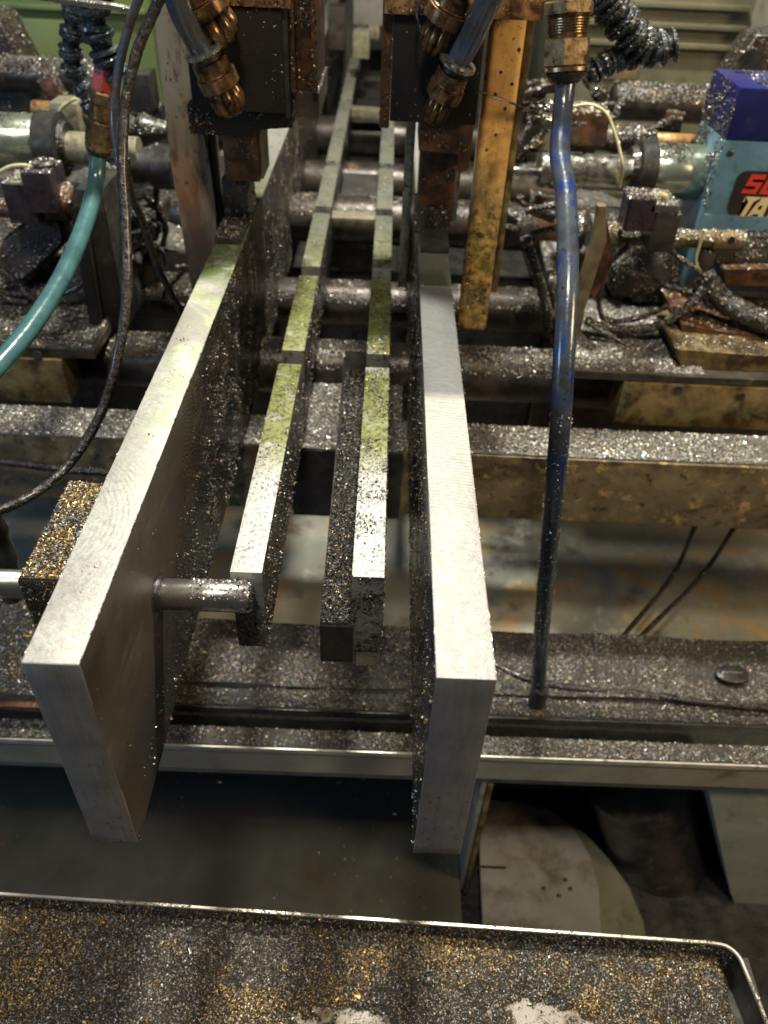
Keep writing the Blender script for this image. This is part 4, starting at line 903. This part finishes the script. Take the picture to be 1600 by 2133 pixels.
# ================================================================== RIGHT CARRIAGE
RC = thing('right_carriage', 'right sliding carriage, a swarf covered plate on an oily yellow bearing block with two holes', 'machine carriage', (320, 700, -160))
box('bearing_block', 227, 470, 636, 706, -158, -112, m_yblock, RC, 1.4, yaw)
for a in ((1413, 812), (1544, 826)):
    hc = aty(*a, 635); lathe('bolt_hole', V(hc.x, 634.2, hc.z), V(hc.x, 637, hc.z), [(0, 3.8), (1.5, 3.8)], m_black, RC, 18)
box('base_plate', 178, 480, 638, 800, -111, -104, m_shaft, RC, 1)
rb_ = bed('swarf_bed', 180, 300, 640, 900, lambda x, y: -102 + .10 * max(0, y - 720), m_bedl, RC, 3, 1.6, 110, 5, 30)
chips(RC, [rb_], 20000, 2.0, 111, .10, 'light', .1, None, .6)
up = prism('upper_plate', [(aty(a, b_, 655).x, aty(a, b_, 655).z) for a, b_ in ((1408, 726), (1700, 748), (1700, 795), (1418, 775))], 'y', 655, 740, m_yblock, RC, 1)
st = prism('step_plate', [(aty(a, b_, 690).x, aty(a, b_, 690).z) for a, b_ in ((1418, 672), (1500, 690), (1700, 710), (1700, 745), (1424, 722))], 'y', 690, 780, m_rust, RC, 1)
o = prism('rust_block', [(aty(a, b_, 730).x, aty(a, b_, 730).z) for a, b_ in ((1505, 560), (1700, 556), (1700, 600), (1512, 596))], 'y', 730, 800, m_rust, RC, 1)
lump(RC, [(1465, 545), (1500, 495), (1700, 495), (1700, 555), (1505, 560)], 742, 830, 112, 4200, tone='light')
lump(RC, [(1270, 560), (1330, 520), (1400, 520), (1430, 590), (1380, 640), (1270, 620)], 770, 830, 113, 3600, tone='light')
chips(RC, [up, st, o], 5200, 2.0, 114, .15, 'mid', .4, None, .5)
tk = tube('thick_cable', [aty(1465, 575, 728), aty(1500, 622, 715), aty(1550, 652, 700), aty(1620, 685, 690), aty(1700, 720, 690)], 10, m_rub, RC, 14, 8, .05)
chips(RC, [tk], 2200, 1.9, 115, .1, 'mid', .1)
for k, pts in enumerate(([(1480, 570), (1465, 605), (1420, 650), (1370, 680), (1310, 688), (1250, 680), (1222, 668)], [(1390, 520), (1440, 555), (1478, 585)], [(1310, 510), (1270, 550), (1252, 590), (1248, 640), (1265, 668), (1320, 665), (1390, 640)], [(1222, 672), (1290, 710), (1360, 745)], [(1290, 560), (1350, 580), (1400, 600), (1440, 610)], [(1095, 495), (1110, 545), (1130, 610), (1150, 690), (1160, 725)], [(1094, 442), (1130, 432), (1160, 425)])):
    tube('loose_cable', [aty(a, b_, (700, 705, 712, 690, 725, 760, 760)[k]) for a, b_ in pts], (4.4, 2.0, 2.4, 2.2, 2.6, 5.0, 3)[k], m_rub, RC, 8, 7, .18, seed=30 + k)
srcs = [o for o in RC.children if o.name.startswith('loose_cable')]
chips(RC, srcs, 5200, 1.7, 116, .1, 'mid', .1)
lev = thing('pivot_lever', 'tall tan lever plate standing between the blue hose and the cable loops', 'lever', (190, 700, -100))
prism('lever_plate', [(aty(a, b_, 698).x, aty(a, b_, 698).z) for a, b_ in ((1243, 425), (1262, 425), (1262, 500), (1215, 640), (1200, 745), (1180, 745), (1188, 640), (1232, 500))], 'y', 694, 702, m_lever, lev, .8)
prism('lever_back', [(aty(a, b_, 715).x, aty(a, b_, 715).z) for a, b_ in ((1262, 450), (1275, 540), (1235, 620), (1222, 600), (1250, 500))], 'y', 708, 722, m_rust, lev, .8)
# sensor rod right
sr = thing('sensor_rod', 'brass yellow rod with cross drilled end and clipped black sensor before the blue box', 'sensor rod', (250, 722, 0), 'sensor rods')
A = aty(1222, 488, 722); B = aty(1548, 497, 722); B.z = A.z; Lr = (B - A).length
rr_ = lathe('rod', A, B, [(0, 9), (16, 9), (17, 11), (30, 11), (31, 8), (Lr * .80, 8), (Lr * .805, 9.4), (Lr * .83, 9.4), (Lr * .84, 8.2), (Lr * .97, 9.5), (Lr, 8.5)], m_yblock, sr, 24)
lathe('rubber_disc', A + V(-20, 0, 0), A, [(0, 14), (3, 18), (12, 18), (16, 14)], m_rub, sr, 26)
lathe('flange', A + V(0, -2, 4), B, [(0, 14), (7, 14)], m_alu, sr, 20)
p = aty(1524, 500, 713); lathe('cross_hole', V(p.x, 712.6, p.z), V(p.x, 716, p.z), [(0, 3.2), (1.4, 3.2)], m_black, sr, 14)
p = aty(1475, 520, 722); lathe('hanging_stud', p, p + V(0, 0, -24), [(0, 7), (3, 8), (18, 8), (20, 6), (24, 5)], m_shaft, sr, 18)
tube('stud_ring', [aty(1466, 480, 712), aty(1458, 510, 712), aty(1450, 545, 712), aty(1462, 570, 712), aty(1480, 573, 712)], 1.3, m_wire, sr, 8, 6)
p = aty(1332, 440, 700); prism('sensor_body', [(p.x - 14, p.z + 15), (p.x + 10, p.z + 15), (p.x + 15, p.z - 14), (p.x - 13, p.z - 16)], 'y', 690, 716, m_sensor, sr, 2)
p = aty(1378, 462, 705); box('clip', p.x - 11, p.x + 11, 690, 736, p.z - 22, p.z + 12, m_shaft, sr, 1)
p = aty(1375, 425, 705); box('clip_cap', p.x - 12, p.x + 13, 690, 732, p.z - 3, p.z + 4, m_alu, sr, 1)
tube('sensor_wire', [aty(1345, 420, 700), aty(1362, 408, 702), aty(1385, 408, 704), aty(1388, 424, 705)], 2.6, m_wire, sr, 8, 6)
chips(sr, [o for o in sr.children if o.type == 'MESH' and 'chips' not in o.name], 4200, 1.7, 117, .12, 'light', .35, None, .6)
# cylinder right
cr_ = pcyl('pneumatic_cylinder', 'bright chrome and mint pneumatic cylinder plugged into the side of the blue box', 250, 303, 800, 28, 25, 238, 256, 27.5, m_mint)
lathe('inner_boss', (232, 800, 28), (238, 800, 28), [(0, 20), (6, 22)], m_rub, cr_, 30)
lathe('rod_sleeve', (146, 800, 24), (232, 800, 24), [(0, 13), (1, 16), (8, 16), (8.5, 14.5), (11, 14.5), (11.5, 17), (40, 17), (40.5, 15), (44, 15), (44.5, 16.5), (86, 16.5)], m_alu, cr_, 32)
rod('piston_rod', (100, 800, 22), (146, 800, 22), 4, m_chrome, cr_, 14)
tr3 = thing('tie_rod', 'tan tie rod with crusted couplings above the right cylinder', 'tie rod', (250, 850, 60)); A = aty(1180, 285, 860); B = aty(1470, 288, 860); B.z = A.z; L = (B - A).length
rod('rod', A + (B - A) * .6, B, 8, m_amber, tr3, 20)
o = lathe('coupling', A, B, [(0, 13), (L * .06, 17), (L * .2, 17), (L * .22, 12), (L * .3, 12), (L * .36, 15), (L * .44, 11), (L * .5, 14), (L * .58, 14), (L * .64, 9)], m_shaft, tr3, 22)
chips(tr3, [o], 1600, 1.9, 118, .1, 'light', .0)
o = aty(1215, 250, 840); ob = box('valve_block', o.x - 22, o.x + 24, 830, 870, o.z - 22, o.z + 10, m_rust, tr3, 3); chips(tr3, [ob], 900, 1.9, 119, .1, 'light', .2)
tube('looped_wire', [aty(1195, 222, 800), aty(1230, 218, 795), aty(1262, 235, 790), aty(1278, 270, 785), aty(1290, 310, 780), aty(1297, 350, 775), aty(1290, 390, 780)], 1.5, m_wire, tr3, 8, 8)
o = thing('twist_of_swarf', 'tangle of curled swarf hanging on the wire beside the blue hose', 'swarf tangle', aty(1118, 225, 690)); p = aty(1118, 222, 690)
rnd = random.Random(9)
for k in range(9):
    q = p + V(rnd.uniform(-12, 14), rnd.uniform(-4, 4), rnd.uniform(-4, 5)); tube('curl', [q + V(3.2 * math.cos(a * 1.3 + k), 2.5 * math.sin(a * 1.3), a * 1.1 - 3) for a in range(6)], .8, m_chrome if k % 2 else m_rub, o, 6, 5)

# ---- further cables, bolts and brackets caked in grime on both carriages
def clutter(parent, seed, cells, y, n):
    rnd = random.Random(seed); made = []
    for k in range(n):
        px, py = rnd.choice(cells); px += rnd.uniform(-25, 25); py += rnd.uniform(-20, 20); yy = y + rnd.uniform(-15, 40)
        if k % 3 == 0:
            p = aty(px, py, yy); d = Vector((rnd.uniform(-.5, .5), -1, rnd.uniform(-.2, .9))).normalized(); R_ = rnd.uniform(4, 6.5)
            made.append(lathe('bolt_head', p, p + d * 6, [(-6, R_ * 1.5), (-4.5, R_ * 1.5), (-4, R_), (0, R_), (.6, R_ * .9)], rnd.choice([m_shaft, m_alu, m_rust, m_black]), parent, 6, 20))
        elif k % 3 == 1:
            q = [aty(px + rnd.uniform(-70, 70) , py + 30 * j + rnd.uniform(-18, 18), yy + rnd.uniform(-8, 8)) for j in range(4)]
            made.append(tube('loose_cable', q, rnd.uniform(1.6, 3.4), rnd.choice([m_rub, m_rub, m_grub]), parent, 8, 6, .15, seed=k))
        else:
            p = aty(px, py, yy + 10); a, b_, c_ = rnd.uniform(5, 16), rnd.uniform(6, 14), rnd.uniform(4, 14)
            made.append(box('bracket', p.x - a, p.x + a, p.y, p.y + b_, p.z - c_, p.z + c_, rnd.choice([m_shaft, m_rust, m_black, m_lever]), parent, 1.2, Matrix.Rotation(rnd.uniform(-.5, .5), 3, 'Y')))
    chips(parent, made, 260 * n, 1.8, seed, .1, 'mid', .1, None, .7)
clutter(LC, 5, [(40, 470), (120, 560), (230, 500), (290, 440), (310, 560), (60, 600), (250, 600), (200, 380)], 760, 24)
clutter(RC, 6, [(1080, 480), (1100, 560), (1130, 420), (1290, 560), (1350, 600), (1420, 560), (1480, 620), (1540, 640), (1280, 430), (1100, 300), (1140, 250)], 780, 27)
clutter(tr2, 7, [(290, 200), (310, 260), (240, 230), (90, 200), (300, 320), (40, 190)], 900, 12)
clutter(tr3, 8, [(1150, 240), (1250, 200), (1330, 260), (1400, 260), (1120, 180)], 890, 12)

# ---- blue box
bx = thing('blue_box', 'light blue box with dark blue cover and red and cream letters at the right edge', 'tapping unit', (360, 800, -60))
box('lower_body', 302, 470, 760, 833, -72, 68, m_bluel, bx, 1.6)
cov = box('cover', 302, 470, 760.5, 836, 68.6, 111, m_blued, bx, 1.8)
box('lower_strip', 303, 470, 757.6, 759.8, -72, 3, m_bluel, bx, .6)
for xx, yy in ((318, 824), (324, 782)): box('cover_slot', xx, xx + 16, yy - 2, yy + 2, 111.2, 111.8, m_black, bx, .2)
lowb = [o for o in bx.children if o.name.startswith('lower_body')]
chips(bx, [cov], 1600, 1.9, 120, .1, 'light', .6, lambda P: (P[:, 0] > 325) * np.clip((vn(P, 14, 3) - .35) * 4, 0, 1), .4)
chips(bx, lowb + [cov], 2600, 1.9, 121, .05, 'mid', .6, lambda P: (P[:, 2] > 10) * np.clip((vn(P, 16, 13) - .36) * 4, 0, 1), .5, direction=(-1, 0, 0))
for zz in (58, -20): lathe('screw', (310, 760.2, zz), (310, 757.5, zz), [(0, 3), (1.2, 3), (1.8, 2.2)], m_shaft, bx, 14)
# label plate: rounded black field with slanted letters
def onface(px, py): p = aty(px, py, 759.2); return (p.x, p.z)
a0 = onface(1508, 450); a1 = onface(1530, 352)
x0_, z0_, z1_ = a0[0] + 1, a0[1] + 1, a1[1] - 1
pts = []
for cxx, czz, s0 in ((x0_ + 9, z1_ - 9, 90), (x0_ + 9, z0_ + 9, 180)):
    for k in range(7): a = math.radians(s0 + 15 * k); pts.append((cxx + 9 * math.cos(a), czz + 9 * math.sin(a)))
pts += [(x0_ + 118, z0_), (x0_ + 118, z1_)]
lbp = prism('label_field', pts, 'y', 758.9, 759.8, m_label, bx, 0)
def letter(ch, x, z, w, h, mat, sl=.28, th=.24):
    """blocky slanted letters from polygons in a unit box"""
    t = th; a = t * h / w
    G = {
        'S': [[(0, 1), (1, 1), (1, 1 - t), (a, 1 - t), (a, .62), (1, .62), (1, 0), (0, 0), (0, t), (1 - a, t), (1 - a, .40), (0, .40)]],
        'O': [[(.12, 1), (1, 1), (1, 1 - t), (a, 1 - t), (a, t), (0, t), (0, .88)], [(0, t), (0, 0), (.88, 0), (1, .12), (1, 1 - t), (1 - a, 1 - t), (1 - a, t)]],
        'T': [[(0, 1), (1, 1), (1, 1 - t), (.5 + a / 2, 1 - t), (.5 + a / 2, 0), (.5 - a / 2, 0), (.5 - a / 2, 1 - t), (0, 1 - t)]],
        'A': [[(0, 0), (.32, 1), (.72, 1), (1, 0), (1 - a, 0), (1 - a * .93, .22), (.34, .22), (a, 0)][:0] or [(0, 0), (.36, 1), (.5, 1), (.5, .62), (.43, .40), (.5, .40), (.5, .2), (.36, .2), (.30, 0)], [(.5, 1), (1, 1), (1, 0), (.70, 0), (.70, .2), (.5, .2), (.5, .40), (.70, .40), (.70, .62), (.5, .62)]],
        'P': [[(0, 0), (0, 1), (1, 1), (1, .40), (a, .40), (a, 0)]],
    }[ch]
    bm = bmesh.new()
    for poly in G:
        P3 = [(x + (u * w) + sl * v * h, z + v * h) for u, v in poly]
        A = [bm.verts.new((p[0], 758.0, p[1])) for p in P3]; B = [bm.verts.new((p[0], 758.85, p[1])) for p in P3]
        bm.faces.new(A); bm.faces.new(B[::-1])
        for k in range(len(P3)): j = (k + 1) % len(P3); bm.faces.new((A[k], B[k], B[j], A[j]))
    bmesh.ops.triangulate(bm, faces=[f for f in bm.faces if len(f.verts) > 4])
    return done(bm, 'letter', mat, bx)
s0 = onface(1542, 402); s1 = onface(1548, 362); hS = s1[1] - s0[1]
letter('S', s0[0], s0[1], 14, hS, m_red); letter('O', s0[0] + 17, s0[1], 14, hS, m_red)
s0 = onface(1527, 452); s1 = onface(1532, 408); hT = s1[1] - s0[1]
letter('T', s0[0], s0[1], 15, hT, m_cream); letter('A', s0[0] + 12, s0[1], 15, hT, m_cream, .12); letter('P', s0[0] + 31, s0[1], 14, hT, m_cream)

# clutter far back between the heads
rnd = random.Random(12)
for k, (px, py, y, w_, h_, mt, lab) in enumerate(((752, 95, 1500, 28, 40, m_cream2, 'blurred pale block between the clamp heads, left'), (778, 70, 1560, 20, 18, m_cream2, 'blurred pale block between the clamp heads, right'), (768, 20, 1650, 55, 50, m_plate, 'blurred bright plate at the top between the clamp heads'), (700, 60, 1450, 26, 60, m_shaft, 'blurred dark grimy block just right of the left clamp head'))):
    p = aty(px, py, y); o = box('far_block', p.x - w_ / 2, p.x + w_ / 2, y, y + 40, p.z - h_ / 2, p.z + h_ / 2, mt, None, 3); tag(o, lab, 'block', 'far blocks')
